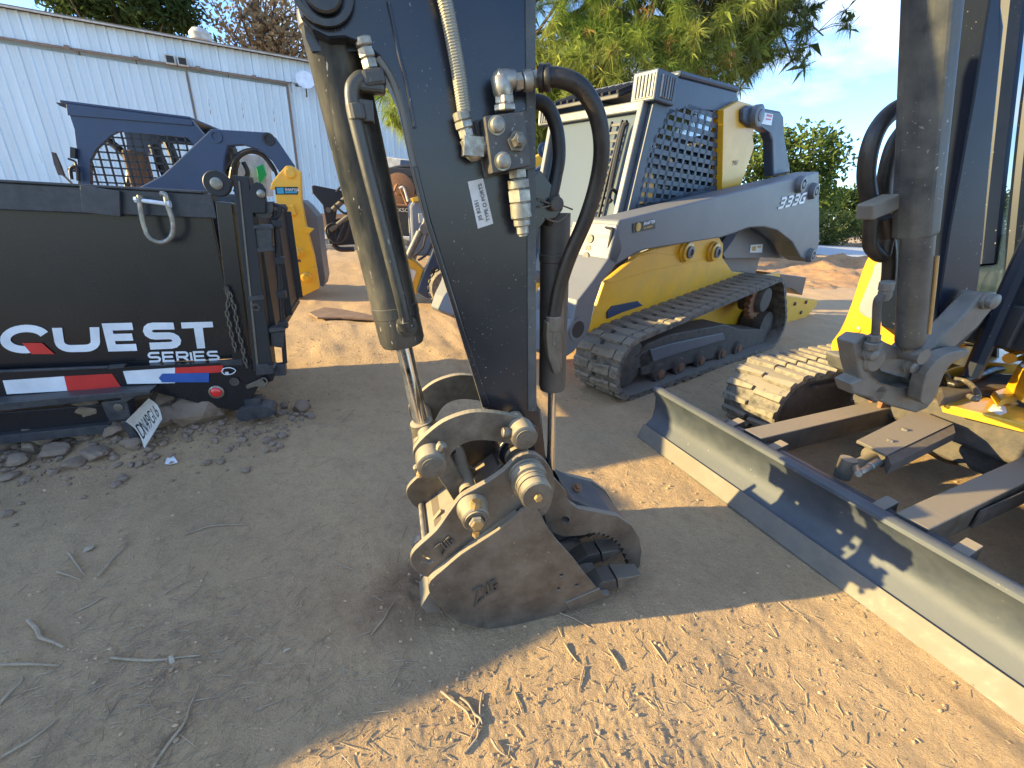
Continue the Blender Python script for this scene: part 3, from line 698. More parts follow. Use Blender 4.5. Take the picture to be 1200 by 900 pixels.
# its right-hand boughs against the sky
brs = []; ct = []
for (x0, y0, x1, y1, dy) in [(760, -30, 905, 62, 11.5), (790, -40, 965, 42, 11.5), (780, -10, 870, 85, 11.6), (740, 40, 815, 100, 11.8), (800, -60, 950, 20, 11.4), (690, 60, 800, 90, 12), (840, -50, 930, 75, 11.6), (760, 20, 860, 92, 12)]:
    a = np.array([0, 0, CAM_H])+ray(x0, y0)/ray(x0, y0)[1]*dy; b = np.array([0, 0, CAM_H])+ray(x1, y1)/ray(x1, y1)[1]*dy
    md = (a+b)/2+Z*.35; pth = spl([a, md, b], 8); brs.append(tube([a, md, b], .035, 6, radii=[.06, .035, .012]))
    for i in range(30):
        t = rng.uniform(.2, 1); p = pth[int(t*(len(pth)-1))]; off = rng.normal(size=3)*np.array([.35, .4, .30]); e = p+off*(1.25-t*.6)
        brs.append(tube([p, (p+e)/2+Z*.05, e], .008, 4, 2)); ct.append(e)
mk('bough', J(*brs), 'bark', pine, smooth=True)
mk('bough_needles', tuft_mesh(ct, 90, .32, .0026, .55), 'dark_needles', pine)
def at(x, y, Y): r_ = ray(x, y); return np.array([0, 0, CAM_H])+r_/r_[1]*Y
# trees beyond the warehouse
c = at(130, 0, 27)
leafy('conifer_tree', 'dark green conifer showing above the left part of the warehouse roof', (c[0], 27, 0), c[2], .35, [(c[0], 27, c[2]+.6, 3.2, 2, 1.9), (c[0]+1.5, 27, c[2]-.4, 2.6, 1.5, 1.0), (c[0]-1.8, 27, c[2]+.8, 1.6, 1.5, 1.5), (c[0]+3.0, 27, c[2]-.2, .9, .9, .9)], 'dark_leaves', 9000, .20, 14, clump=20, spread=.38, flat=.3)
c = at(300, 30, 29)
leafy('sparse_tree', 'sparse tree with tan leaves and bare twigs over the warehouse roof beside the cylinder', (c[0], 29, 0), c[2]+1, .28, [(c[0]-.5, 29, c[2]+1, 2.4, 2, 2.2), (c[0]+1.9, 29, c[2]+.3, 2.3, 2, 2.4), (c[0]+.8, 29, c[2]-1.2, 2.4, 1.5, 1.1), (c[0]+3.0, 29, c[2]-1.3, 1.5, 1.5, 1.8)], 'tan_leaves', 6800, .12, 70, clump=10, spread=.5)
# leafy trees beyond the road
c = at(925, 180, 26)
leafy('leafy_tree', 'pale green leafy tree standing behind the rear tower of the grey loader', (c[0]-.5, 26, 0), c[2]-.2, .3, [(c[0]+.5, 26, c[2]-.2, 2.2, 1.8, 1.4), (c[0]-2.0, 26, c[2]-.3, 1.8, 1.5, 1.2), (c[0]+1.0, 26, c[2]-1.6, 2.0, 1.5, 1.3)], 'green_leaves', 8000, .13, 18, clump=16, spread=.30)
c = at(985, 250, 36)
for i, (dx, hh, w_, lb) in enumerate([(-3, 3.6, 2.6, 'dark tree beyond the road just right of the grey loader boom'), (2.2, 4.2, 3.0, 'taller dark tree beyond the road left of the cylinder hoses'), (7, 3.9, 3.0, 'dark tree beyond the road hidden partly by the hydraulic cylinder'), (12.5, 4.6, 3.4, 'dark tree beyond the road at the far right')]):
    x = c[0]+dx
    leafy('leafy_tree', lb, (x, 39, 0), hh*.7, .25, [(x, 39, hh*.55, w_, 2, hh*.42), (x+.8, 39, hh*.75, w_*.6, 1.5, hh*.28)], 'dark_leaves', 5200, .15, 6, 'dark trees beyond the road', 14, .35)
c = at(978, 262, 34)
for dx, hh, w_, lb in [(0, 2.5, 2.4, 'rounded olive bush at the roadside right of the grey loader boom'), (5.2, 2.1, 2.2, 'low olive bush at the roadside behind the hose clamp')]:
    x = c[0]+dx; leafy('bush', lb, (x, 34.6, 0), 1.2, .08, [(x, 34.6, hh*.5, w_, 1.5, hh*.5), (x-.7, 34.6, hh*.42, w_*.7, 1.5, hh*.44)], 'hedge_leaves', 5000, .10, 4, None, 16, .25, 'bush')
far = [(x, 70+6*math.sin(x), 2.6+1.4*math.sin(x*.7+1), 7, 5, 3.4) for x in range(-90, 150, 9)]
V, Fc, _ = tri_leaves(14000, far, .5, 14, .9); mk('far_woods', (V, Fc), 'dark_leaves', kind='stuff')
# ------------------------------------------------------------------ mini excavator
B = Plane((-.05, 1.09), (.961, .276))          # the plane of stick and bucket; o=0 is the bucket's near side
E_ = Plane((1.34, 1.67), (.917, .399))         # the machine's centre line, s=0 at the dozer blade
ex = thing('mini_excavator', 'black and yellow mini excavator with thumb bucket in front and silver dozer blade', 'excavator', (1.9, 1.9, 0))
A = -B.a                                        # towards the viewer of the near side
MID = 0.25
# --- stick
st_out = [(572, 487), (563, 455), (546, 398), (530, 345), (515, 298), (500, 250), (490, 210), (481, 170), (474, 135), (466, 106), (456, 84), (444, 67), (428, 53), (408, 45), (385, 46), (366, 37), (352, 20), (345, -5), (333, -60), (330, -120), (440, -330), (560, -420), (625, -330), (626, -100), (627, 0), (628, 250), (629, 470), (634, 495), (630, 520), (612, 528), (596, 520), (588, 490)]
stick_o = mk('stick', pxplate(B, st_out, .145, .20), 'stick_paint', ex, bevel=.006)
# welded edge strips and boss
mk('edge_strip', J(prism(B.W([(628, -100), (628, 250), (629, 482), (619, 482), (618, 250), (615, -100)], .140), B.a*.006)), 'guard_grey', stick_o, bevel=.002)  # right-hand strip; its greyer paint stands for the light on it
mk('edge_strip', prism(B.W([(566, 478), (530, 360), (500, 262), (484, 195), (489, 195), (505, 262), (535, 360), (575, 478)], .140), B.a*.006), 'stick_paint', stick_o, bevel=.002)
wl = B.W([(455, 2), (462, 35), (468, 66), (476, 96), (486, 150)], .143)
def weld(pts, r, step=.007):
    P = spl(pts, 12); d = 0; out = []; last = P[0]
    for p in P:
        if np.linalg.norm(p-last) >= step: out.append(lathe(p, A, [(-.001, r*.9), (.0, r), (r*.5, r*.5)], 6)); last = p
    return J(*out)
mk('weld_seam', tube([p+A*0 for p in spl(wl, 14)], .0048, 6, smoothp=False, radii=[.0042, .0052]*30), 'stick_paint', stick_o, smooth=True)
mk('lit_edge_bead', tube([p for p in B.W([(443, 68), (455, 86), (465, 108), (473, 136), (480, 171), (489, 211), (499, 251), (514, 299), (529, 346), (545, 399), (562, 456), (571, 486)], .152)], .0085, 10), 'cutting_edge', stick_o, smooth=True)  # added bead; its pale colour paints the sunlit left edge of the stick
q = B.w(378, -10, .14)
pp = mk('pin', J(lathe(q-A*.02, A, [(0, .056), (.026, .056), (.028, .052), (.014, .048)], 32)), 'stick_paint', stick_o, smooth=True)
mk('pin_cap', J(ringv(q+A*.005, A, .062, .050, .010, 32), lathe(q, A, [(0, .04), (.012, .04), (.016, .036)], 28)), 'barrel_paint', pp, smooth=True)
q = B.w(602, 492, .145); mk('boss', J(lathe(B.w(612, 505, .16), A, [(0, .048), (.03, .048), (.034, .044)], 24)), 'stick_paint', stick_o, smooth=True)
# --- label JIS B2351 TYPE O PORTS
lp = B.W([(548, 213), (566, 209), (578, 262), (560, 268)], .143)
lab = mk('label', prism([p+A*.001 for p in spl(lp, 1, True)], B.a*.0015), 'label_white', stick_o)
up_ = nrm(lp[1]-lp[2]); rt_ = nrm(lp[2]-lp[3])
textobj('lettering', 'JIS B2351', lp[3]+rt_*.017+up_*.018+A*.0025, up_, -rt_, .010, 'ink', lab, bold=.01)
textobj('lettering', 'TYPE O PORTS', lp[3]+rt_*.037+up_*.010+A*.0025, up_, -rt_, .010, 'ink', lab, bold=.01, xs=1.02)
# --- spiral wrapped hose on the stick
hp = B.W([(505, -80), (513, -30), (521, 0), (530, 45), (538, 90), (544, 132)], .10)
h = mk('wrapped_hose', tube(hp, .0155, 14), 'hose_wrap', ex, smooth=True)
P = spl(hp, 10); V = []; 
def helix(P, r, pitch, rr, n=9):
    L = [0]; 
    for i in range(1, len(P)): L.append(L[-1]+np.linalg.norm(P[i]-P[i-1]))
    L = np.array(L); P = np.array(P); turns = L[-1]/pitch; m_ = int(turns*n); pts = []; d = nrm(P[-1]-P[0]); x, y = frame_of(d)
    for i in range(m_+1):
        l = L[-1]*i/m_; p = np.array([np.interp(l, L, P[:, k]) for k in range(3)]); t = 2*math.pi*i/n; pts.append(p+(x*math.cos(t)+y*math.sin(t))*r)
    return tube(pts, rr, 5, smoothp=False)
mk('spiral_wrap', helix(P, .0158, .0055, .0016), 'hose_wrap', h, smooth=True)
def fitting(p, q, sizes, seg=None):
    """a run of nuts and collars between two points: sizes = [(fraction, radius, 'hex'|'rnd')]"""
    p = np.asarray(p); q = np.asarray(q); out = []; t = 0
    for fr, r, k in sizes:
        a = p+(q-p)*t; b = p+(q-p)*(t+fr-.008); d = nrm(b-a); L = np.linalg.norm(b-a); e = min(.0025, L*.2)
        out.append(lathe(a, d, [(0, r-e), (e, r), (L-e, r), (L, r-e)], 6 if k == 'hex' else 18)); out.append(cyl(b, b+d*(L*.02+.004), r*.75, 12)); t += fr
    return J(*out)
f1 = B.w(540, 131, .10); f2 = B.w(548, 162, .10)
mk('hose_fitting', fitting(f1, f2, [(.35, .021, 'rnd'), (.3, .023, 'hex'), (.35, .019, 'hex')]), 'zinc', h)
e1 = B.w(551, 172, .10); e2 = B.w(573, 169, .10)
mk('elbow', J(tube([f2-Z*.0, e1+Z*.004, e1-Z*.012+B.u*.006, e1+B.u*.028, e2], .021, 14, 4), boxv(e1+B.u*.006, B.u*.024, B.a*.021, Z*.021), fitting(e1+B.u*.025, e2, [(1, .022, 'hex')])), 'zinc', h, bevel=.003, smooth=True)
# --- valve block
vb = mk('valve_block', pxplate(B, [(568, 136), (614, 131), (622, 194), (577, 203)], .055, .075), 'valve_paint', ex, bevel=.002)
mk('mounting_plate', pxplate(B, [(556, 141), (620, 128), (628, 197), (568, 209)], .132, .012), 'valve_paint', vb, bevel=.002)
for x, y, r in ((582, 147, .0165), (589, 189, .0165)):
    q = B.w(x, y, .055); mk('bolt', J(lathe(q, A, [(0, r), (.012, r), (.017, r*.86), (.019, r*.6)], 18), lathe(q, A, [(0, r*1.25), (.003, r*1.25)], 18)), 'zinc', vb, smooth=True)
q = B.w(605, 166, .055); mk('hex_plug', J(lathe(q, A, [(0, .023), (.012, .023)], 6), lathe(q+A*.012, A, [(0, .016), (.02, .015), (.022, .010)], 6), lathe(q+A*.03, A, [(0, .008), (.012, .008)], 12)), 'pin_steel', vb)
a1 = B.w(592, 131, .09); a2 = B.w(591, 112, .09); a3 = B.w(588, 95, .09); a4 = B.w(602, 91, .09); a5 = B.w(633, 92, .09)
mk('elbow', J(fitting(a1, a2, [(.45, .028, 'hex'), (.55, .024, 'hex')]), lathe(a2-Z*.005, a3-a2, [(0, .020), (.012, .024), (np.linalg.norm(a3-a2)+.012, .024), (np.linalg.norm(a3-a2)+.022, .016)], 14), lathe(a3-B.u*.018+Z*.0, a5-a3, [(0, .014), (.008, .022), (.045, .022), (.05, .018)], 14), fitting(a3+B.u*.03, a5, [(.32, .019, 'hex'), (.36, .0225, 'rnd'), (.32, .019, 'hex')])), 'zinc', vb, smooth=True)
b1 = B.w(606, 198, .09); b2 = B.w(613, 275, .09)
mk('coupling', fitting(b1, b2, [(.15, .024, 'hex'), (.15, .027, 'rnd'), (.2, .031, 'hex'), (.25, .0275, 'rnd'), (.12, .022, 'rnd'), (.13, .016, 'rnd')]), 'zinc', vb, smooth=True)
# --- big looping hose to the thumb cylinder
lp1 = [B.w(631, 92, .09), B.w(655, 91, .07), B.w(681, 103, .06), B.w(699, 133, .06), B.w(705, 172, .07), B.w(700, 212, .09), B.w(687, 255, .11), B.w(667, 302, .14), B.w(655, 340, .16), B.w(649, 372, .165)]
h2 = mk('thumb_hose', tube(lp1, .0212, 18, 8), 'rubber_hose', ex, smooth=True)
mk('ferrule', J(lathe(lp1[0], lp1[1]-lp1[0], [(0, .022), (.002, .029), (.012, .029), (.014, .026), (.018, .029), (.026, .029), (.03, .0245)], 20)), 'rubber_hose', h2, smooth=True)
g1 = B.w(649, 370, .165); g2 = B.w(647, 390, .165)
mk('ferrule', fitting(g1, B.w(648, 404, .165), [(.5, .024, 'rnd'), (.5, .019, 'hex')]), 'dusty_steel', h2, smooth=True)
lp2 = [B.w(620, 118, .19), B.w(640, 124, .18), B.w(652, 150, .18), B.w(655, 182, .18), B.w(651, 208, .18), B.w(646, 235, .18), B.w(645, 262, .2)]
mk('thumb_hose', tube(lp2, .0185, 14, 8), 'rubber_hose', ex, smooth=True)
# --- bucket cylinder
c0 = B.w(386, 28, MID); c1 = B.w(473, 405, MID); cdir = nrm(c1-c0); CL = np.linalg.norm(c1-c0)
R0_, R1_ = .075, .062
bcyl = mk('bucket_cylinder', lathe(c0-cdir*.02, cdir, [(0, .055), (.0, .066), (.028, .070), (.034, .0665), (CL*.86, .0665), (CL*.862, .069), (CL*.90, .069), (CL*.902, .0675), (CL-.002, .0675), (CL+.012, .062), (CL+.014, .03)], 40), 'barrel_paint', ex, smooth=True)
rodE = B.w(492, 500, MID)
rodS = c0+cdir*(CL+.0)
rodE = rodS+cdir*np.linalg.norm(rodE-rodS)
mk('rod', cyl(rodS, rodE, .0255, 24), 'chrome', bcyl, smooth=True)
# clevis above the barrel
mk('clevis', J(pxplate(B, [(354, 14), (362, 30), (378, 40), (408, 44), (424, 44), (424, 60), (365, 60), (358, 44)], .19, .12)), 'stick_paint', bcyl, bevel=.006)
# eye at the rod end
pinLc = B.w(504, 543, .10); sL = B.l(504, 543, .10)
eye = B.g(sL[0], sL[1], MID)
mk('rod_eye', J(lathe(B.g(sL[0], sL[1], MID+.045), A, [(0, .046), (.09, .046)], 24), cyl(rodE-cdir*.02, eye, .038, 20, .044)), 'link_steel', bcyl, smooth=True, bevel=.003)
# hydraulic line along the barrel
t1 = B.w(426, 44, .16); t2 = B.w(430, 64, .16); t3 = B.w(436, 82, .16)
ln = mk('hydraulic_line', tube([B.w(434, 101, .16), B.w(424, 92, .155), B.w(414, 101, .15), B.w(413, 118, .15), B.w(419, 150, .15), B.w(448, 265, .15), B.w(470, 352, .155), B.w(477, 383, .16)], .0165, 14, 8), 'barrel_paint', bcyl, smooth=True)
mk('line_fitting', fitting(t1, t3, [(.3, .021, 'rnd'), (.35, .020, 'hex'), (.35, .019, 'hex')]), 'zinc', ln)
mk('line_elbow', J(bar(t3, B.w(441, 103, .16), .05, .05), boxv(B.w(436, 103, .16), B.u*.03, B.a*.02, Z*.012)), 'barrel_paint', ln, bevel=.008)
q1 = B.w(416, 122, .15); q2 = B.w(420, 141, .15)
mk('line_clamp', J(cyl(q1, q2, .022, 16), boxv(B.w(429, 131, .16), B.u*.018, B.a*.018, Z*.022)), 'barrel_paint', ln, bevel=.003)
q = B.w(477, 384, .165)
mk('banjo_bolt', J(lathe(q+B.a*.07, A, [(0, .03), (.065, .03), (.07, .026)], 20), lathe(q+A*.0, A, [(0, .019), (.016, .019), (.019, .014)], 6), cyl(B.w(474, 375, .16), q, .024, 14)), 'barrel_paint', ln, smooth=True)
# --- thumb cylinder
k0 = B.w(651, 250, .22); k1 = B.w(647, 456, .22); kd = nrm(k1-k0); KL = np.linalg.norm(k1-k0)
tc_ = mk('thumb_cylinder', lathe(k0, kd, [(0, .03), (0, .045), (KL*.2, .045), (KL*.205, .048), (KL*.24, .048), (KL*.245, .0455), (KL*.97, .0455), (KL*.995, .042), (KL, .025)], 32), 'dark_dusty_steel', ex, smooth=True)
kE = B.w(643, 560, .22); mk('rod', cyl(k1-kd*.02, k1+kd*np.linalg.norm(kE-k1), .0145, 20), 'chrome', tc_, smooth=True)
mk('port_line', J(tube([B.w(653, 372, .17), B.w(652, 405, .165), B.w(653, 430, .175)], .018, 10), pxplate(B, [(641, 378), (650, 376), (652, 412), (658, 436), (650, 440), (643, 420), (640, 395)], .15, .035), pxplate(B, [(654, 350), (661, 352), (661, 400), (656, 420), (651, 414), (654, 395)], .16, .02)), 'dusty_steel', tc_, bevel=.004)
# upper bracket with pin and split pin
mkeach('thumb_bracket', [prism(B.W([(624, 205), (634, 200), (646, 216), (656, 228), (660, 245), (652, 256), (640, 258), (632, 268), (626, 300), (622, 300)], o), B.a*.018) for o in (.165, .27)], 'stick_paint', ex, bevel=.003)
q = B.w(649, 239, .165); tp = mk('bracket_pin', J(lathe(q, A, [(-.12, .019), (.028, .019), (.031, .016)], 20)), 'under_steel', ex, smooth=True)
mk('split_pin', J(tube([q+A*.02-B.u*.0, q+A*.02-B.u*.028+Z*.002, q+A*.02-B.u*.048+Z*.012, q+A*.022-B.u*.05-Z*.008, q+A*.022-B.u*.028-Z*.008, q+A*.022, q+A*.02+B.u*.05-Z*.012], .0022, 6, 4), tube([q+A*.012-Z*.04-B.u*.02, q+A*.02-Z*.045+B.u*.01, q+A*.02-Z*.025+B.u*.04], .0025, 6)), 'pin_steel', tp)
# --- linkage
link_px = [(484, 533), (489, 521), (503, 507), (519, 495), (538, 487), (557, 483), (580, 484), (603, 488), (619, 494), (626, 503), (627, 514), (620, 523), (610, 526), (600, 521), (580, 517), (558, 516), (541, 521), (530, 530), (523, 542), (516, 553), (505, 558), (492, 551)]
mk('side_link', pxplate(B, link_px, .075, .024, k=3), 'link_steel', ex, bevel=.003)
lw = [B.l(x, y, .075) for x, y in link_px]
mk('side_link', locplate(B, lw, .385, .024, k=3), 'link_steel', ex, bevel=.003)
def pin(name, x, y, o, prof, m_='pin_steel', par=None, n=28):
    q = B.w(x, y, o); return mk(name, lathe(q, A, prof, n), m_, par or ex, smooth=True)
sR = B.l(615, 513, .02)
p1 = mk('link_pin', J(lathe(B.g(sR[0], sR[1], .45), A, [(0, .030), (.44, .030)], 20), lathe(B.g(sR[0], sR[1], .075), A, [(0, .042), (.058, .040), (.062, .034)], 28), lathe(B.g(sR[0], sR[1], .013), A, [(0, .026), (.003, .026), (.0035, .020), (.0045, .020)], 24)), 'link_steel', ex, smooth=True)
q = B.w(603, 507, .045); mk('locking_bolt', J(lathe(q+B.u*.01, -B.u+Z*.1, [(0, .013), (.03, .013), (.032, .015), (.047, .015), (.050, .011)], 12)), 'pin_steel', p1)
sP = B.l(506, 546, .02)
p2 = mk('link_pin', J(lathe(B.g(sP[0], sP[1], .45), A, [(0, .030), (.44, .030)], 20), lathe(B.g(sP[0], sP[1], .075), A, [(0, .046), (.058, .043), (.062, .036)], 28), lathe(B.g(sP[0], sP[1], .013), A, [(0, .028), (.003, .028), (.0035, .021), (.0045, .021)], 24)), 'link_steel', ex, smooth=True)
q = B.w(513, 531, .045); mk('locking_bolt', J(lathe(q-B.u*.004-Z*.01, nrm(B.u*.5+Z), [(0, .014), (.028, .014), (.03, .017), (.042, .017), (.046, .012)], 8)), 'link_steel', p2)
q = B.w(494, 556, .04); mk('grease_nipple', lathe(q+Z*.012, nrm(-B.u*.3-Z), [(0, .012), (.014, .012), (.016, .006), (.022, .006)], 10), 'brass_bolt', p2)
q = B.w(492, 548, .12); mk('grease_nipple', lathe(q, nrm(-B.u-Z*.2), [(0, .016), (.014, .014), (.02, .008)], 10), 'link_steel', p2)
for o in (.13, .32):
    s_ = [B.l(x, y, .13) for x, y in [(497, 548), (505, 533), (521, 530), (530, 541), (557, 585), (569, 597), (565, 614), (552, 620), (541, 610), (537, 596), (512, 558)]]
    mk('bucket_link', locplate(B, s_, o, .035, k=2), 'link_steel', ex, bevel=.004)
s_ = [B.l(x, y, .17) for x, y in [(520, 548), (532, 548), (548, 578), (538, 586)]]
mk('link_web', locplate(B, s_, .165, .155), 'dark_dusty_steel', ex, bevel=.004)
# --- quick coupler
cp_px = [(483, 663), (481, 654), (486, 645), (498, 634), (512, 621), (524, 604), (534, 590), (541, 582), (553, 575), (573, 564), (590, 552), (601, 541), (612, 533), (628, 532), (643, 545), (650, 562), (648, 583), (640, 602), (622, 612), (600, 622), (570, 640), (545, 655), (520, 672), (505, 677), (492, 673)]
cl_ = [B.l(x, y, .030) for x, y in cp_px]
slot = B.W([(502, 654), (495, 650), (496, 658), (503, 661), (508, 657)], .030)
qc = mk('quick_coupler', prism(spl([B.g(a, z, .030) for a, z in cl_], 2, True), B.a*.022, [slot]), 'dusty_steel', ex, bevel=.0025)
mk('far_plate', locplate(B, cl_, .385, .022, k=2), 'dusty_steel', qc, bevel=.0025)
mk('cross_tube', J(lathe(B.w(500, 650, .11), B.a, [(0, .012), (.29, .012)], 10), lathe(B.w(492, 640, .30), A, [(-.04, .02), (-.035, .028), (0, .028), (.0, .022), (.02, .022), (.02, .030), (.05, .030), (.05, .022), (.08, .022), (.08, .03), (.115, .026), (.12, .012), (.16, .010)], 18)), 'zinc', qc, smooth=True)
mk('cross_plate', J(prism([B.g(a, z, .117) for a, z in [B.l(x, y, .117) for x, y in [(512, 640), (520, 634), (625, 560), (620, 575), (525, 655)]]], B.a*.268)), 'dark_dusty_steel', qc, bevel=.003)
mkeach('rib', [boxv(B.g(s, z, .26), nrm([B.u[0]*.6, B.u[1]*.6, .8])*.05, B.a*.01, nrm([-B.u[0]*.8, -B.u[1]*.8, .6])*.012) for s, z in [(B.l(510, 610, .26)), B.l(545, 560, .26), B.l(590, 545, .26)]], 'link_steel', qc, bevel=.003)
sM = B.l(559, 614, -.05); sM0 = sM
pb_ = mk('coupler_pin', J(lathe(B.g(*sM, .04), A, [(0, .052), (.03, .050), (.035, .046), (.07, .043), (.075, .038)], 30), ringv(B.g(*sM, -.03), A, .036, .026, .012, 28), lathe(B.g(*sM, -.035), A, [(0, .024), (.018, .024), (.021, .020)], 6), lathe(B.g(*sM, .40), A, [(0, .03), (.3, .03)], 16)), 'link_steel', qc, smooth=True)
q = B.w(555, 596, -.02); mk('locking_bolt', lathe(q-Z*.01, nrm(Z+B.u*.2), [(0, .015), (.022, .015), (.024, .019), (.034, .019), (.038, .013)], 8), 'brass_bolt', pb_)
q = B.g(*sM, -.035); mk('bolt_head', J(lathe(q+A*.012, A, [(0, .02), (.012, .02), (.014, .016)], 6), lathe(q-Z*.045+A*.0, -Z, [(0, .011), (.012, .011), (.014, .006), (.02, .006)], 10)), 'brass_bolt', pb_)
sN = B.l(630, 582, -.085)
big = mk('pivot_pin', J(lathe(B.g(*sN, .06), A, [(0, .060), (.04, .060), (.042, .056), (.046, .056), (.048, .060), (.078, .060), (.081, .052), (.09, .052)], 36), lathe(B.g(*sN, -.020), A, [(0, .05), (.028, .050), (.030, .044), (.034, .044), (.034, .050), (.062, .050), (.066, .045)], 36), lathe(B.g(*sN, .46), A, [(0, .045), (.34, .045)], 20), lathe(B.g(*sN, .50), A, [(0, .05), (.05, .05)], 20)), 'link_steel', ex, smooth=True)
mk('bolt_head', lathe(B.g(*sN, -.086), A, [(0, .013), (.010, .013), (.012, .010)], 6), 'brass_bolt', big)
mk('grease_port', lathe(B.g(sN[0]-.045, sN[1]+.035, .06), nrm(A-B.u*.9+Z*.5), [(0, .005), (.012, .005)], 8), 'black_matte', big)
mk('stick_hub', J(lathe(B.g(sN[0], sN[1]+.015, .36), A, [(0, .068), (.22, .068)], 30), prism([B.g(a, z, .16) for a, z in [B.l(x, y, .16) for x, y in [(592, 490), (634, 480), (640, 540), (600, 560), (585, 520)]]], B.a*.17)), 'stick_paint', ex, smooth=True, bevel=.005)
# --- bucket
bk_px = [(505, 680), (502, 689), (505, 698), (512, 707), (526, 722), (545, 732), (573, 737), (607, 732), (640, 723), (665, 715), (690, 707), (705, 700), (703, 694), (688, 676), (672, 655), (652, 633), (640, 616), (634, 604), (627, 597), (618, 595), (607, 603), (583, 622), (560, 637), (540, 650), (520, 667)]
bl = [B.l(x, y, 0) for x, y in bk_px]
bolts = [(663, 674), (673, 672), (655, 690)]
holes = [[B.w(x+2.3*math.cos(t), y+1.9*math.sin(t), 0) for t in np.linspace(0, 6.28, 9)[:-1]] for x, y in [(658, 674), (676, 686), (655, 690)]]
BW = .55
bkt = mk('bucket', prism(spl([B.g(a, z, 0) for a, z in bl], 2, True), B.a*.016, holes), 'dusty_steel', ex, bevel=.002)
mk('far_side', locplate(B, bl, BW-.016, .016, k=2), 'dusty_steel', bkt, bevel=.002)
# curved shell: from the top edge round the heel to the lip
sh = spl([np.array(q) for q in [bl[20], bl[22], bl[24], bl[0], bl[1], bl[3], bl[5], bl[6], bl[7], bl[9], bl[11]]], 4)
V = []; Fc = []
cen = np.array([.12, .22])
for q in sh:
    inn = q+nrm(cen-q)*.012; q2 = q+nrm(cen-q)*.002
    V += [B.g(*q2, .014), B.g(*q2, BW-.014), B.g(*inn, .014), B.g(*inn, BW-.014)]
for i in range(len(sh)-1):
    a = 4*i; b = a+4; Fc += [(a, a+1, b+1, b), (a+2, b+2, b+3, a+3)]
n = 4*(len(sh)-1); Fc += [(0, 2, 3, 1), (n, n+1, n+3, n+2)]
mk('shell', (V, Fc), 'dusty_steel', bkt, smooth=True)
lipd = nrm(np.array([bl[11][0]-bl[9][0], bl[11][1]-bl[9][1]]))
lipn = np.array([-lipd[1], lipd[0]])
def bp(s, o, up=0.0): base = np.array(bl[11])+lipd*s+lipn*up; return B.g(base[0], base[1], o)
mk('lip_plate', J(prism([bp(-.10, -.004, -.004), bp(.015, -.004, -.004), bp(.035, -.004, .004), bp(.0, -.004, .016), bp(-.10, -.004, .014)], B.a*(BW+.008))), 'dusty_steel', bkt, bevel=.002)
mk('side_cutter', prism([B.g(a, z, -.006) for a, z in [B.l(x, y, -.006) for x, y in [(663, 707), (703, 690), (708, 698), (668, 716)]]], B.a*.008), 'dusty_steel', bkt, bevel=.002)
for k_, o in enumerate((.02, .16, .31, .455)):
    w_ = .075
    ad = prism([bp(-.06, o, .022), bp(.02, o, .050), bp(.075, o, .040), bp(.078, o, -.010), bp(.02, o, -.012), bp(-.05, o, -.004)], B.a*w_)
    t_ = mk('tooth', ad, 'dark_dusty_steel', bkt, bevel=.004)
    tt = [bp(.080, o-.004, .044), bp(.188, o+.008, .004), bp(.190, o+.008, -.004), bp(.080, o-.004, -.016)]
    t2_ = [bp(.080, o+w_+.004, .044), bp(.188, o+w_-.008, .004), bp(.190, o+w_-.008, -.004), bp(.080, o+w_+.004, -.016)]
    mk('tooth_tip', (tt+t2_, [(0, 1, 2, 3), (7, 6, 5, 4), (0, 4, 5, 1), (1, 5, 6, 2), (2, 6, 7, 3), (3, 7, 4, 0)]), 'pin_steel', t_, bevel=.003)
mk('wear_tail', J(prism([B.g(a, z, .03) for a, z in [B.l(x, y, .03) for x, y in [(505, 692), (493, 711), (500, 719), (518, 717), (512, 700)]]], B.a*.10)), 'cutting_edge', bkt, bevel=.003)
mkeach('ear', [prism([B.g(a, z, o) for a, z in [B.l(x, y, .125) for x, y in [(508, 668), (530, 640), (562, 604), (585, 600), (610, 570), (640, 565), (645, 590), (600, 625), (520, 672)]]], B.a*.018) for o in (.135, .36)], 'dark_dusty_steel', bkt, bevel=.003)
# raised maker's letters on bucket and coupler
def glyphs(name, c, h, xd, yd, par, off):
    """three raised slanted letters over a swept underline"""
    def to3(x, y): return c+xd*x*h+yd*y*h+off
    ps = [[(.0, .98), (.46, .98), (-.30, -.30), (.42, .02)], [(.66, .98), (.56, .12), (.86, .10), (1.04, .98)], [(1.62, .98), (1.26, .96), (1.16, .16), (1.46, .14), (1.54, .52), (1.38, .52)]]
    V, Fc = stroke(ps, .15, to3); nn = len(V); th = A*.006
    V2 = [np.asarray(v)+th for v in V]; FF = [tuple(reversed(f)) for f in Fc]+[tuple(i+nn for i in f) for f in Fc]
    ed = {}
    for f in Fc:
        for i in range(len(f)):
            e = (f[i], f[(i+1) % len(f)]); 
            if (e[1], e[0]) in ed: ed.pop((e[1], e[0]))
            else: ed[e] = 1
    FF += [(b, a, a+nn, b+nn) for a, b in ed]
    return mk(name, (V+V2, FF), 'dark_dusty_steel', par)
c_ = B.w(560, 702, 0); xd = nrm(B.w(603, 681, 0)-B.w(560, 702, 0)); yd = nrm(Z-xd*(Z@xd))
glyphs('raised_letters', c_, .052, xd, yd, bkt, A*.001)
c_ = B.w(518, 647, .030); xd = nrm(B.w(541, 629, .030)-c_); yd = nrm(Z-xd*(Z@xd))
glyphs('raised_letters', c_, .036, xd, yd, qc, A*.001)
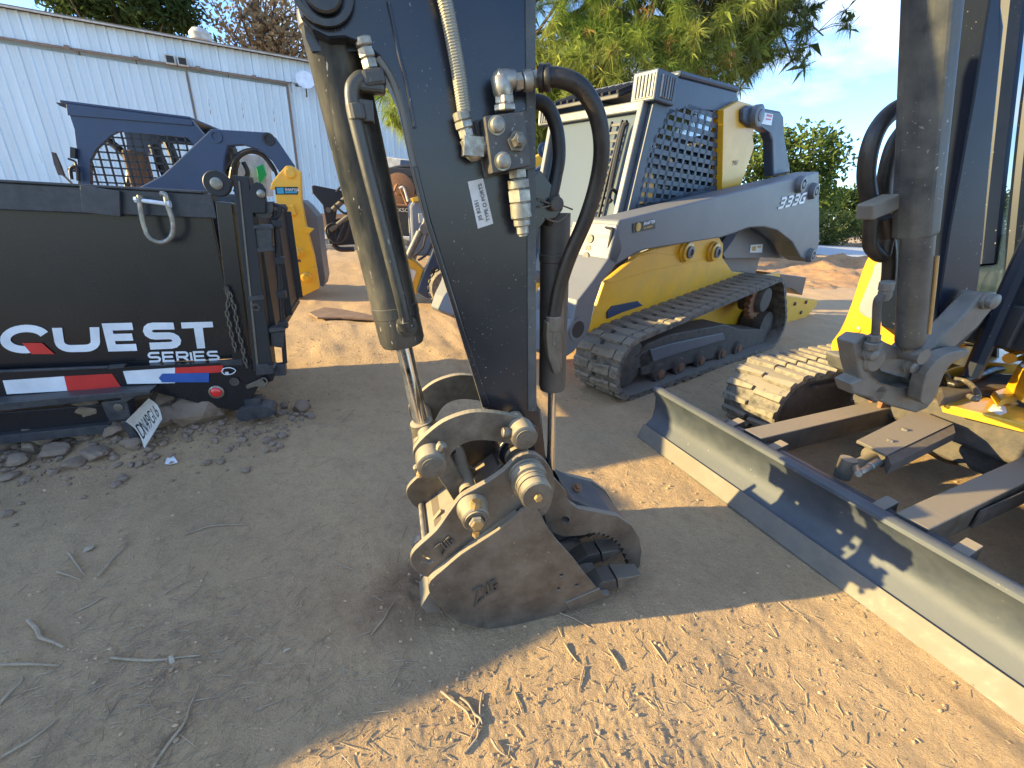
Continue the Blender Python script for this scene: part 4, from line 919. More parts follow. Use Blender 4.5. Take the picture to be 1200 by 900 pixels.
# --- thumb
th_px = [(644, 559), (651, 562), (657, 569), (664, 577), (665, 584), (669, 590), (678, 596), (700, 600), (724, 605), (740, 616), (749, 630), (752, 646), (750, 662), (745, 672), (738, 671)]
ser = []
inner = [(737, 668), (732, 655), (726, 642), (718, 634), (708, 629), (697, 626), (686, 627)]
ii = spl([np.array(q, float) for q in inner], 4)
for i, q in enumerate(ii): ser.append(tuple(q+(np.array([3.6, -2.4]) if i % 2 else np.array([0, 0]))))
th_px = th_px+ser+[(675, 628), (660, 629), (648, 624), (640, 614), (637, 600), (640, 587), (646, 574)]
thl = [B.l(x, y, .135) for x, y in th_px]
hole = [B.g(*B.l(662+5.2*math.cos(t), 609+4.6*math.sin(t), .135), .135) for t in np.linspace(0, 6.28, 13)[:-1]]
thumb = mk('thumb', prism([B.g(a, z, .135) for a, z in thl], B.a*.026, [hole]), 'dusty_steel', ex, bevel=.0015)
mk('far_plate', locplate(B, thl, .37, .026), 'dusty_steel', thumb, bevel=.0015)
back = [B.l(x, y, .16) for x, y in [(655, 560), (662, 570), (672, 585), (690, 593), (716, 600), (735, 612), (730, 616), (712, 606), (690, 599), (668, 592), (655, 575)]]
mk('back_plate', locplate(B, back, .161, .209), 'blue_black_steel', thumb, bevel=.003)
q = B.w(676, 572, .25); mk('lug', lathe(q, nrm([.3, -.5, 1]), [(0, .02), (.008, .02), (.008, .011), (.02, .011)], 12), 'rust', thumb)
mkeach('tooth_web', [prism([B.g(a, z, o) for a, z in [B.l(x, y, .2) for x, y in [(690, 600), (725, 610), (742, 640), (738, 660), (722, 632), (700, 612)]]], B.a*.02) for o in (.23, .30)], 'dark_dusty_steel', thumb, bevel=.003)
# --- boom (mostly above the picture)
bm_px = [(1092, 330), (1097, 150), (1112, -20)]
bm = [B.l(1085, 425, .16), B.l(1095, 250, .16), B.l(1100, 60, .16)]
bl2 = [(1.92, .98), (1.73, 1.4), (1.44, 2.2), (1.08, 2.95), (.55, 3.35), (-.12, 2.95), (-.25, 2.65), (.05, 2.5), (.35, 2.75), (.75, 2.95), (1.2, 3.2), (1.5, 3.1)]
bl2 = bl2[:4]+[(.55, 3.45), (-.12, 3.15), (-.25, 2.65), (.05, 2.5), (.35, 2.85), (.8, 3.0)]
bl2 = [(1.92, .98), (1.73, 1.4), (1.44, 2.2), (1.08, 2.75), (.45, 3.0), (.05, 2.5), (-.25, 2.65), (-.12, 3.1), (.55, 3.5), (1.35, 3.25), B.l(1190, -80, .135), B.l(1178, 30, .135), B.l(1168, 130, .135), B.l(1158, 230, .135), B.l(1148, 330, .135), B.l(1130, 400, .135)]
boom = mk('boom', locplate(B, bl2, .135, .23, k=2), 'boom_navy', ex, bevel=.01)
sp = B.l(545, -330, .15)
mk('boom_pin', lathe(B.g(.0, 2.68, .42), A, [(0, .06), (.34, .06)], 20), 'pin_steel', boom, smooth=True)
# --- lift cylinder with its guard in front of the boom
g0 = B.w(1066, 405, .02); g1_ = B.w(1093, 50, .02); gd = nrm(g1_-g0)
lc = mk('lift_cylinder', lathe(g0, gd, [(0, .034), (.01, .041), (.025, .044), (1.5, .044)], 32), 'guard_grey', ex, smooth=True)
top0 = g0+gd*(np.linalg.norm(B.w(1068, 281, .02)-g0)); x_, y_ = frame_of(gd)
gx = nrm(np.cross(gd, [0, 1, 0])); gx = gx if gx[0] > 0 else -gx; gy = nrm(np.cross(gd, gx)); gy = gy if gy[1] > 0 else -gy
def ring6(c, w, d): return [c+gx*a*w+gy*b*d for a, b in ((-1, .35), (-.78, -.55), (-.1, -1), (.72, -.8), (1, .1), (1, 1), (-1, 1))]
c1_ = top0+gd*1.35
pA = ring6(top0, .050, .05); pB = ring6(c1_, .056, .056)
mk('cylinder_guard', (pA+pB, [tuple(range(7))[::-1], tuple(range(7, 14))]+[(i, (i+1) % 7, (i+1) % 7+7, i+7) for i in range(7)]), 'guard_grey', lc, bevel=.012, seg=3)
mk('rod_eye', J(lathe(g0-gd*.03-B.a*.05, B.a, [(0, .03), (.1, .03)], 18), cyl(g0-gd*.03, g0+gd*.02, .028, 14)), 'cast_grey', lc, smooth=True)
mk('side_line', J(tube([g0+gd*.05+gx*.036-gy*.032, g0+gd*.2+gx*.038-gy*.032, g0+gd*.34+gx*.038-gy*.032], .006, 8)), 'brass_bolt', lc, smooth=True)
# hoses left of the guard, with clamp
def exh(px, o, r, name='boom_hose', m_='rubber_hose'): return mk(name, tube(B.W(px, o), r, 12, 8), m_, ex, smooth=True)
hA = exh([(1075, 118), (1050, 128), (1030, 148), (1019, 175), (1015, 205), (1018, 230), (1022, 250)], .13, .026)
exh([(1070, 140), (1050, 165), (1040, 195), (1036, 225), (1038, 250)], .16, .024)
q = [B.w(1034, 240, -.01), B.w(1015, 248, -.01)]
mk('hose_clamp', J(bar(B.w(1044, 236, .08), B.w(1013, 249, .08), .06, .05)), 'cutting_edge', hA, bevel=.006)
exh([(1022, 250), (1020, 270), (1021, 290), (1034, 300), (1040, 280), (1046, 268)], .10, .022)
exh([(1036, 255), (1042, 290), (1042, 320), (1038, 345)], .10, .022)
pl_ = exh([(1037, 345), (1029, 352), (1027, 375), (1026, 390), (1024, 402)], .02, .013, 'steel_line', 'under_steel')
mkeach('line_fitting', (fitting(B.w(1040, 330, .02), B.w(1036, 350, .02), [(.5, .022, 'rnd'), (.5, .02, 'hex')]), fitting(B.w(1025, 392, .02), B.w(1022, 408, .02), [(.5, .02, 'hex'), (.5, .028, 'rnd')])), 'cast_grey', pl_)
# --- swing bracket (cast)
sb_px = [(1000, 402), (1012, 394), (1030, 396), (1040, 402), (1054, 408), (1060, 418), (1075, 413), (1092, 409), (1100, 398), (1112, 386), (1122, 377), (1140, 358), (1152, 345), (1162, 344), (1167, 351), (1164, 362), (1154, 374), (1146, 384), (1132, 396), (1118, 408), (1108, 420), (1104, 440), (1098, 462), (1088, 478), (1074, 484), (1050, 478), (1018, 466), (1000, 462), (996, 450), (1008, 444), (1004, 428)]
sb_holes = [B.W([(1017, 424), (1025, 422), (1030, 434), (1050, 440), (1068, 444), (1070, 452), (1052, 454), (1030, 448), (1019, 438)], .04)]
sb = mk('swing_bracket', prism(B.W(sb_px, .04), B.a*.07, sb_holes), 'cast_grey', ex, bevel=.008)
mk('inner_web', J(prism(B.W([(1020, 430), (1035, 428), (1075, 436), (1072, 458), (1040, 456), (1022, 446)], .09), B.a*.2)), 'cast_grey', sb, bevel=.01)
mk('far_cheek', prism(B.W([(1104, 384), (1150, 352), (1160, 352), (1156, 376), (1120, 412), (1100, 420), (1060, 430), (1010, 420), (1012, 400), (1050, 410), (1090, 408)], .30), B.a*.06), 'cast_grey', sb, bevel=.008)
mk('side_arm', prism(spl(B.W([(1080, 462), (1086, 440), (1097, 424), (1112, 414), (1135, 410), (1134, 417), (1118, 424), (1106, 440), (1098, 462), (1090, 474), (1080, 472)], -.02), 2, True), B.a*.05), 'cast_grey', sb, bevel=.006)
for x, y, r in ((1016, 414, .022), (1062, 428, .022), (1155, 352, .028)):
    q = B.w(x, y, .04); mk('pin', J(lathe(q, A, [(0, r*1.2), (.012, r*1.2), (.014, r), (.03, r), (.033, r*.8)], 20), lathe(q, -A, [(0, r), (.08, r)], 16)), 'cast_grey', sb, smooth=True)
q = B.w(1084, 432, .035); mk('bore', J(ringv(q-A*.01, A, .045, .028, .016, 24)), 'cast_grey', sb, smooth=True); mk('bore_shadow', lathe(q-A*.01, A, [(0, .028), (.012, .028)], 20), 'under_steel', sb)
mk('bracket_boss', J(lathe(B.w(1006, 416, .10), A, [(0, .05), (.07, .05)], 20), lathe(B.w(1008, 452, .12), A, [(0, .04), (.08, .04)], 20)), 'cast_grey', sb, smooth=True, bevel=.01)
# --- dozer blade
bt0, bt1 = -1.0, 1.02
prof = [(-.045, -.01), (-.05, .012), (-.018, .085), (.03, .13), (.05, .19), (.045, .26), (.018, .315), (-.005, .342), (-.002, .358), (.012, .366), (.055, .362), (.075, .35), (.078, .33), (.06, .30), (.085, .25), (.09, .17), (.07, .09), (.04, .04), (.0, -.01)]
def sw(prof, t0, t1, pl=E_):
    n = len(prof); V = [pl.g(s, z, t0) for s, z in prof]+[pl.g(s, z, t1) for s, z in prof]
    return V, [tuple(range(n)), tuple(range(n, 2*n))[::-1]]+[(i, i+n, (i+1) % n+n, (i+1) % n) for i in range(n)]
bld = mk('dozer_blade', sw(prof, bt0, bt1), 'blade_steel', ex, smooth=True)
mk('cutting_edge', sw([(-.062, -.012), (-.066, .008), (-.030, .098), (-.020, .094), (-.044, .002), (-.04, -.012)], bt0-.002, bt1+.002), 'cutting_edge', bld, bevel=.002)
mk('end_cap', J(sw([(-.0, .34), (.03, .375), (.10, .36), (.10, .05), (.05, .02), (.04, .1), (.05, .2), (.04, .28)], bt1, bt1+.012), sw([(-.0, .34), (.03, .375), (.10, .36), (.10, .05), (.05, .02), (.04, .1), (.05, .2), (.04, .28)], bt0-.012, bt0)), 'blue_black_steel', bld, bevel=.002)
mk('torsion_tube', lathe(E_.g(.17, .27, -.55), E_.a, [(0, .045), (1.12, .045)], 20), 'blue_black_steel', bld, smooth=True)
mkeach('gusset', [bar(E_.g(.06, .24, t), E_.g(.24, .28, t), .05, .12) for t in (-.52, -.25, .25, .52)], 'dusty_steel', bld, bevel=.004)
for t in (-.37, .36):
    a_ = mk('blade_arm', bar(E_.g(.12, .28, t*1.0), E_.g(1.45, .33, t*.93), .11, .13), 'dusty_steel', ex, bevel=.006)
    mk('arm_side', J(bar(E_.g(.5, .29, t-.058), E_.g(1.2, .32, t-.058), .006, .09)), 'under_steel', a_)
cvp = [gnd(x, y, .46) for x, y in [(1004, 516), (1040, 533), (1117, 496), (1076, 480)]]
cov = mk('cover_plate', prism(cvp, -Z*.014), 'dusty_steel', ex, bevel=.002)
mk('cover_plate_edge', prism([gnd(x, y, .455) for x, y in [(1040, 534), (1118, 497), (1120, 507), (1044, 545)]], -Z*.05), 'under_steel', cov, bevel=.002)
for x, y in ((1043, 517), (1060, 504)): mk('bolt', lathe(gnd(x, y, .46), Z, [(0, .014), (.008, .014), (.01, .01)], 6), 'zinc', cov)
bc0 = gnd(1000, 547, .36); bc1 = gnd(1070, 510, .40)
bcl = mk('blade_cylinder', J(cyl(bc1, bc1+(bc0-bc1)*.7, .05, 20), cyl(bc1, bc0, .025, 14), lathe(bc0-B.u*.05, [0, 0, 1], [(-.05, .035), (.05, .035)], 16)), 'dusty_steel', ex, smooth=True)
mk('fitting', J(fitting(gnd(1008, 553, .40), gnd(1030, 541, .42), [(.5, .014, 'hex'), (.5, .018, 'rnd')]), fitting(gnd(1000, 540, .38), gnd(1006, 556, .40), [(.5, .014, 'hex'), (.5, .014, 'rnd')])), 'zinc', bcl)
mk('blade_hose', tube([gnd(1030, 545, .40), gnd(1050, 535, .44), gnd(1075, 522, .40), gnd(1090, 530, .28), gnd(1108, 540, .20), gnd(1135, 543, .18), gnd(1160, 528, .24), gnd(1175, 497, .36)], .012, 10, 8), 'rubber_hose', ex, smooth=True)
mkeach('stop_block', [boxv(gnd(x, y, .40), E_.u*.03, E_.a*.012, Z*.05) for x, y in ((1024, 468), (1034, 474))], 'rust', ex, bevel=.004)
# --- undercarriage frame
mk('lower_frame', J(boxv(E_.g(1.75, .42, 0), E_.u*.55, E_.a*.52, Z*.10), boxv(E_.g(1.7, .30, 0), E_.u*.42, E_.a*.30, Z*.12)), 'under_steel', ex, bevel=.02)
# --- tracks
def build_track(pl, circles, t0, t1, name, parent, nlug, lug_fn, lug_m, belt_m='track_rubber', th=.028, inner=True, holes=False):
    pth, L = hullpath(circles, nlug*4); n = len(pth); P = np.array(pth); V = []; Fc = []
    T = np.roll(P, -1, 0)-np.roll(P, 1, 0); T /= np.linalg.norm(T, axis=1)[:, None]; Nn = np.stack([T[:, 1], -T[:, 0]], 1)
    c = P.mean(0); 
    if ((P-c)*Nn).sum() < 0: Nn = -Nn
    q = P-Nn*th
    for i in range(n):
        V += [pl.g(*P[i], t0), pl.g(*P[i], t1), pl.g(*q[i], t0), pl.g(*q[i], t1)]
    for i in range(n):
        a = 4*i; b = 4*((i+1) % n); Fc += [(a, b, b+1, a+1), (a+2, a+3, b+3, b+2), (a, a+2, b+2, b), (a+1, b+1, b+3, a+3)]
    tr = mk(name, (V, Fc), belt_m, parent, smooth=True)
    me = [mesh_of('lug', v, lug_m) for v in lug_fn]
    for k in range(nlug):
        i = k*4; p = pl.g(*P[i], (t0+t1)/2); tx = pl.u*T[i, 0]+Z*T[i, 1]; nx = pl.u*Nn[i, 0]+Z*Nn[i, 1]
        for mm in me: 
            link_copy('lug', mm, tr, p, tx, pl.a, nx)
    return tr, P, Nn
def taper_lug(L, y0, y1, h, skew=0.0, L2=None):
    L2 = L2 or L; V = []
    for z, k in ((-.003, 1), (h, .72)):
        V += [(-L*k/2, y0, z), (L*k/2, y0, z), (L2*k/2+skew, y1, z), (-L2*k/2+skew, y1, z)]
    return V, [(3, 2, 1, 0), (4, 5, 6, 7), (0, 1, 5, 4), (1, 2, 6, 5), (2, 3, 7, 6), (3, 0, 4, 7)]
tw = .20
lugs = [taper_lug(.060, -tw, -.01, .026, .018, .034), taper_lug(.036, .01, tw, .026, .018, .064)]
trk, Pth, Nn = build_track(E_, [(.88, .262, .235), (2.55, .262, .235), (1.7, .30, .225)], .60, 1.0, 'rubber_track', ex, 46, lugs, 'track_lug', th=.03)
fr = mk('track_frame', J(sw([(.85, .13), (.85, .42), (1.1, .46), (2.3, .46), (2.5, .4), (2.5, .13)], .64, .95), lathe(E_.g(.88, .262, .63), E_.a, [(0, .12), (.02, .19), (.33, .19), (.35, .12)], 28)), 'under_steel', ex, bevel=.01)
mk('track_guide', J(sw([(.95, .41), (.95, .43), (2.4, .45), (2.4, .43)], .60, .64)), 'under_steel', fr)
for s in np.arange(1.15, 2.4, .25): mk('track_roller', lathe(E_.g(s, .11, .66), E_.a, [(0, .05), (.02, .075), (.26, .075), (.28, .05)], 18), 'under_steel', fr, smooth=True)
trk2, _, _ = build_track(E_, [(.88, .262, .235), (2.55, .262, .235), (1.7, .30, .225)], -1.0, -.60, 'rubber_track', ex, 46, lugs, 'track_lug', th=.03)
fr2 = mk('track_frame', J(sw([(.85, .13), (.85, .42), (2.5, .4), (2.5, .13)], -.95, -.64)), 'under_steel', ex, bevel=.01)
# --- yellow bodywork
H_ = Plane(tuple((E_.O+.95*E_.u)[:2]), (.399, -.917))
yp = [(1032, 292), (1020, 297), (1010, 318), (1003, 340), (994, 366), (984, 388), (975, 400), (974, 410), (980, 420), (992, 428), (1008, 433), (1030, 430), (1080, 410), (1100, 330), (1090, 292)]
hood = mk('side_hood', prism(spl(H_.W(yp, 0), 2, True), H_.a*.7), 'bright_yellow_paint', ex, bevel=.035, seg=4)
mk('grey_panel', prism(spl(H_.W([(1030, 306), (1022, 320), (1010, 350), (1006, 362), (1012, 370), (1032, 377), (1060, 380), (1070, 308)], -.012), 2, True), H_.a*.02), 'mat_grey', hood, bevel=.006)
q = H_.w(1005, 386, 0); mk('bolt', lathe(q, -H_.a, [(0, .02), (.006, .02), (.01, .012)], 14), 'bright_yellow_paint', hood, smooth=True)
fp = [(1062, 418), (1085, 405), (1110, 402), (1150, 404), (1290, 420), (1290, 432), (1150, 424), (1120, 430), (1090, 442), (1075, 440)]
dk = mk('deck_frame', prism([gnd(x, y, .66) for x, y in fp], -Z*.07), 'yellow_paint', ex, bevel=.006)
mk('deck_web', prism([gnd(x, y, .60) for x, y in [(1100, 452), (1150, 438), (1300, 440), (1300, 455), (1150, 455), (1104, 468)]], -Z*.05), 'under_steel', dk, bevel=.01)
lb = [(1104, 462), (1120, 455), (1215, 482), (1330, 520), (1330, 545), (1215, 500), (1108, 474)]
lbm = mk('lower_beam', prism([gnd(x, y, .56) for x, y in lb], -Z*.045), 'yellow_paint', ex, bevel=.006)
mk('cast_post', J(prism([gnd(x, y, .60) for x, y in [(1178, 455), (1192, 440), (1230, 450), (1230, 480), (1196, 472)]], Z*.14), prism([gnd(x, y, .57) for x, y in [(1160, 466), (1186, 458), (1192, 470), (1168, 478)]], Z*.04)), 'yellow_paint', lbm, bevel=.008)
mk('decal', prism([gnd(x, y, .563) for x, y in [(1158, 480), (1164, 473), (1178, 476), (1180, 483), (1172, 486)]], -Z*.002), 'decal_white', lbm)
ha = mk('frame_hose', tube([gnd(x, y, .62) for x, y in [(1102, 432), (1110, 446), (1122, 450), (1150, 440), (1170, 432), (1205, 430)]], .022, 10), 'rubber_hose', ex, smooth=True)
mk('hose_guard', tube([gnd(x, y, .64) for x, y in [(1118, 444), (1134, 448), (1145, 460), (1144, 468), (1136, 464)]], .014, 10), 'pin_steel', ha, smooth=True)
mk('handle', J(tube([gnd(x, y, .75) for x, y in [(1183, 420), (1196, 417), (1240, 420)]], .03, 12), tube([gnd(1190, 410, .78), gnd(1196, 395, .85), gnd(1205, 375, .95)], .05, 14)), 'bright_yellow_paint', ex, smooth=True)
mk('boot_gaiter', J(*[lathe(gnd(1203, 408-k*9, .80+k*.03), Z, [(0, .055), (.012, .068), (.024, .055)], 20) for k in range(6)]), 'mat_grey', ex, smooth=True)
# --- cab floor, posts and glass
cabz = .93
fl_ = mk('cab_floor', prism([E_.g(1.35, cabz, .35), E_.g(2.2, cabz, .35), E_.g(2.2, cabz, -.75), E_.g(1.35, cabz, -.75)], -Z*.05), 'black_matte', ex, bevel=.01)
fm = None
for i in range(9):
    for j in range(8):
        c = E_.g(1.40+i*.105, cabz+.004, -.42+j*.085)
        if fm is None: f_ = mk('tread_block', boxv(c, E_.u*.036, E_.a*.028, Z*.006), 'mat_grey', fl_); fm = f_; c00 = c
        else:
            ob = bpy.data.objects.new('tread_block', fm.data); COL.objects.link(ob); ob.parent = fl_; ob.location = Vector(c-c00); ORG[ob.name] = ORG[ex.name]
cab = mk('cab_frame', J(tube([E_.g(1.02, .74, .42), E_.g(1.02, 1.5, .44), E_.g(1.10, 2.2, .42), E_.g(1.3, 2.5, .40), E_.g(2.2, 2.55, .40)], .045, 8), tube([E_.g(1.0, .74, -.05), E_.g(1.02, 1.6, -.02), E_.g(1.12, 2.45, .0)], .035, 8), tube([E_.g(1.0, .74, -.85), E_.g(1.1, 2.45, -.85), E_.g(2.2, 2.55, -.85)], .045, 8), tube([E_.g(2.2, .74, .42), E_.g(2.2, 2.55, .40)], .05, 8)), 'boom_navy', ex, smooth=True)
mk('windscreen', prism([E_.g(1.03, .95, .40), E_.g(1.03, .95, -.03), E_.g(1.12, 2.4, -.02), E_.g(1.12, 2.4, .38)], E_.u*.006), 'cab_glass', cab)
mk('front_pillar', tube(H_.W([(1190, -60), (1172, 100), (1158, 230), (1150, 310)], .10), .055, 8), 'boom_navy', cab, smooth=True)
mk('front_pillar', tube(H_.W([(1236, -60), (1206, 120), (1184, 330)], .12), .028, 8), 'boom_navy', cab, smooth=True)
mk('pillar_seal', tube(H_.W([(1168, 0), (1160, 110), (1150, 230)], .06), .006, 6), 'mat_grey', cab, smooth=True)
mk('dark_backing', prism(H_.W([(1128, -80), (1196, -80), (1174, 150), (1168, 420), (1110, 420)], 1.1), H_.a*.03), 'seat_black', cab)  # dark sheet added to block bright sky in the gap behind the boom
lpn = mk('lower_panel', prism(H_.W([(1100, 306), (1138, 276), (1290, 268), (1290, 425), (1150, 406), (1104, 400)], .16), H_.a*.04), 'black_matte', cab, bevel=.01)
for i in range(4):
    for j in range(4):
        x = 1168+i*11-j*2; y = 286+j*10
        mk('tread_slot', prism(H_.W([(x, y), (x+7, y-1), (x+7, y+3), (x-1, y+4)], .155), H_.a*.004), 'mat_grey', lpn)
for x, y in ((1165, 381), (1105, 378), (1130, 379)): mk('bolt', lathe(H_.w(x, y, .155), -H_.a, [(0, .014), (.008, .012)], 12), 'zinc', lpn)
mk('joystick', J(tube(H_.W([(1169, 212), (1166, 232), (1168, 262), (1172, 284)], .20), .022, 10, radii=[.020, .028, .026, .018]), tube(H_.W([(1170, 284), (1176, 300), (1184, 312)], .20), .035, 10)), 'mat_grey', cab, smooth=True)
mk('front_panel', boxv(E_.g(1.04, 1.0, .16), E_.u*.02, E_.a*.28, Z*.10), 'black_matte', cab, bevel=.01)
mk('console', J(boxv(E_.g(1.5, .95, .28), E_.u*.3, E_.a*.10, Z*.25), boxv(E_.g(1.3, 1.22, .28), E_.u*.16, E_.a*.08, Z*.05)), 'seat_black', cab, bevel=.03)
mk('operator_seat', J(boxv(E_.g(1.85, 1.1, -.2), E_.u*.25, E_.a*.24, Z*.10), boxv(E_.g(2.08, 1.5, -.2), E_.u*.08, E_.a*.24, Z*.38), boxv(E_.g(1.9, .88, -.2), E_.u*.2, E_.a*.18, Z*.14)), 'seat_black', cab, bevel=.04, seg=3)
lv = mk('control_lever', J(tube([E_.g(1.2, .78, .06), E_.g(1.16, 1.0, .06), E_.g(1.12, 1.12, .07)], .014, 8), lathe(E_.g(1.12, 1.10, .07), [0, .1, 1], [(0, .018), (.03, .03), (.1, .03), (.15, .02)], 14), lathe(E_.g(1.2, .75, .06), Z, [(0, .07), (.03, .05), (.06, .055), (.09, .035), (.12, .02)], 16)), 'seat_black', cab, smooth=True)
q = B.w(1166, 235, .0)
# ------------------------------------------------------------------ grey and yellow compact track loader
L_ = Plane((.99, 3.22), (.77, .64))
ld = thing('track_loader', 'large grey and yellow compact track loader marked 333G with guarded cab', 'track loader', (2.3, 4.6, 0))
def px2(pl, pts, o): return [pl.l(x, y, o) for x, y in pts]
def lpl(pts, o, th, m_, name, par, k=0, bevel=.006, holes=(), src=None):
    """plate outlined on the loader's plane"""
    q = px2(L_, pts, src if src is not None else o); P = [L_.g(a, z, o) for a, z in q]
    if k: P = spl(P, k, True)
    return mk(name, prism(P, L_.a*th, holes), m_, par, bevel=bevel)
lw2 = .225
pl_l = [taper_lug(.098, -lw2, -.155, .014, .0, .098), taper_lug(.098, -.145, .06, .016, .018, .07), taper_lug(.07, .07, lw2, .014, .012, .098)]
ltr, _, _ = build_track(L_, [(.02, .265, .265), (2.72, .25, .24), (2.42, .60, .24)], 0.0, .45, 'rubber_track', ld, 52, pl_l, 'track_lug', th=.035)
sl = mesh_of('drive_slot', boxv((0, 0, 0.001), (.018, 0, 0), (0, .016, 0), (0, 0, .004)), 'black_matte')
pth, LL = hullpath([(.02, .265, .265), (2.72, .25, .24), (2.42, .60, .24)], 104); Pq = np.array(pth); Tq = np.roll(Pq, -1, 0)-np.roll(Pq, 1, 0); Tq /= np.linalg.norm(Tq, axis=1)[:, None]
for i in range(1, 104, 2):
    nx = -(L_.u*(-Tq[i, 1])+Z*Tq[i, 0]); nx = nx if (nx@(L_.g(*Pq[i], 0)-L_.g(*Pq.mean(0), 0))) > 0 else -nx
    link_copy('drive_slot', sl, ltr, L_.g(*Pq[i], .24), L_.u*Tq[i, 0]+Z*Tq[i, 1], L_.a, nx)
uf = lpl([(757, 404), (785, 392), (850, 380), (868, 386), (898, 386), (896, 402), (872, 410), (850, 418), (800, 428), (772, 438), (752, 440), (748, 420)], .10, .26, 'under_steel', 'track_frame', ld, bevel=.012)
lpl([(762, 410), (790, 402), (848, 390), (850, 398), (796, 414), (766, 424)], .085, .02, 'graphite_paint', 'frame_cover', uf)
for x, y in ((773, 439), (796, 433), (820, 427), (844, 423), (862, 420)):
    s, z = L_.l(x, y, .08); z = .10
    r_ = mk('track_roller', J(lathe(L_.g(s, z, .07), L_.a, [(0, .04), (.0, .085), (.03, .095), (.05, .07), (.24, .07), (.26, .095), (.29, .085)], 22)), 'under_steel', uf, smooth=True)
    mk('hub', lathe(L_.g(s, z, .07), -L_.a, [(0, .045), (.012, .04), (.014, .02)], 16), 'rust', r_, smooth=True)
mk('idler', J(lathe(L_.g(.05, .265, .10), L_.a, [(0, .06), (.02, .20), (.06, .215), (.26, .215), (.28, .1)], 30), boxv(L_.g(.22, .27, .14), L_.u*.12, L_.a*.04, Z*.06)), 'under_steel', uf, smooth=True)
mk('idler', J(lathe(L_.g(2.72, .25, .10), L_.a, [(0, .06), (.02, .17), (.26, .17), (.28, .1)], 26)), 'under_steel', uf, smooth=True)
ss, sz = 2.28, .585
teeth = []
for i in range(36):
    r = .205 if i % 2 else .165; t = 2*math.pi*i/36; teeth.append(L_.g(ss+r*math.cos(t), sz+r*math.sin(t), .12))
spk = mk('sprocket', prism(teeth, L_.a*.06), 'rust', uf, bevel=.004)
mk('drive_motor', J(lathe(L_.g(ss+.06, sz+.02, .30), -L_.a, [(0, .15), (.2, .15), (.22, .14), (.24, .13), (.245, .05)], 28)), 'under_steel', spk, smooth=True)
# chassis
ch = lpl([(690, 386), (709, 330), (747, 299), (765, 292), (832, 278), (843, 278), (848, 286), (847, 302), (858, 318), (900, 322), (915, 318), (905, 420), (760, 440), (700, 420)], .40, .04, 'yellow_paint', 'chassis', ld, bevel=.01)
lpl([(709, 331), (746, 301), (765, 296), (830, 303), (760, 318), (716, 332)], .392, .01, 'yellow_paint', 'pressed_panel', ch, bevel=.004)
mk('belly', boxv(L_.g(1.5, .62, 1.05), L_.u*1.35, L_.a*.5, Z*.30), 'yellow_paint', ch, bevel=.02)
lpl([(712, 366), (718, 359), (748, 353), (754, 358), (730, 366), (712, 374)], .385, .03, 'navy_paint', 'step_recess', ch)
for x, y in ((804, 295), (836, 295)):
    s, z = L_.l(x, y, .38)
    b_ = mk('pivot', J(lathe(L_.g(s, z, .40), -L_.a, [(0, .10), (.02, .10), (.03, .085), (.055, .085), (.06, .06)], 26)), 'yellow_paint', ch, smooth=True)
    mk('pivot_bolt', J(lathe(L_.g(s, z, .345), -L_.a, [(0, .055), (.02, .055), (.024, .03), (.01, .03)], 18)), 'graphite_paint', b_, smooth=True)
# engine cover and rear
ec = lpl([(847, 298), (858, 283), (866, 270), (900, 262), (925, 290), (930, 304), (905, 302), (850, 303)], .40, .10, 'graphite_paint', 'engine_cover', ld)
mk('decal', prism(L_.W([(880, 287), (894, 286), (893, 296), (879, 296)], .395), L_.a*.003), 'decal_white', ec)
mk('decal_print', J(prism(L_.W([(882, 289), (886, 288.6), (885.7, 294), (881.6, 294)], .392), L_.a*.002), prism(L_.W([(888, 288.6), (892, 288.3), (891.8, 290), (887.8, 290.4)], .392), L_.a*.002)), 'decal_gold', ec)
mk('rear_housing', boxv(L_.g(2.55, 1.05, 1.05), L_.u*.55, L_.a*.52, Z*.42), 'graphite_paint', ld, bevel=.04)
rb = lpl([(920, 346), (958, 351), (957, 358), (935, 383), (921, 387)], .50, .12, 'yellow_paint', 'rear_bracket', ld)
for x, y in ((931, 356), (944, 354), (938, 366)):
    q = L_.w(x, y, .50); mk('bolt', lathe(q, -L_.a, [(0, .03), (.02, .028), (.022, .01)], 10), 'under_steel', rb)
lpl([(908, 320), (945, 325), (940, 346), (928, 338), (910, 334)], .52, .3, 'blue_black_steel', 'rear_box', ld)
# loader arm: long box with arched cut and a drop to the coupler
arm_px = [(726, 258), (960, 201), (960.5, 282), (956, 300), (947, 307), (938, 301), (928, 283), (911, 270), (895, 266), (877, 267), (862, 273), (847, 278), (760, 292), (745, 297), (722, 311), (713, 304), (719, 280)]
arm = lpl(arm_px, .10, .24, 'graphite_paint', 'loader_arm', ld, bevel=.012)
drop_px = [(713, 303), (724, 262), (730, 290), (722, 311), (706, 331), (697, 357), (691, 386), (673, 412), (656, 424), (652, 419), (660, 397), (671, 375), (677, 352), (695, 329)]
dr = lpl(drop_px, .10, .42, 'graphite_paint', 'arm_drop', ld, bevel=.012)
mk('far_arm', J(locplate(L_, px2(L_, arm_px, .10), 1.62, .24), locplate(L_, px2(L_, drop_px, .10), 1.45, .42)), 'graphite_paint', ld, bevel=.012)
s, z = L_.l(677, 386, .10); mk('pin_bore', J(ringv(L_.g(s, z, .095), L_.a, .085, .06, .02, 24)), 'graphite_paint', dr, smooth=True); mk('bore_inside', lathe(L_.g(s, z, .094), L_.a, [(0, .06), (.006, .06)], 20), 'black_matte', dr)
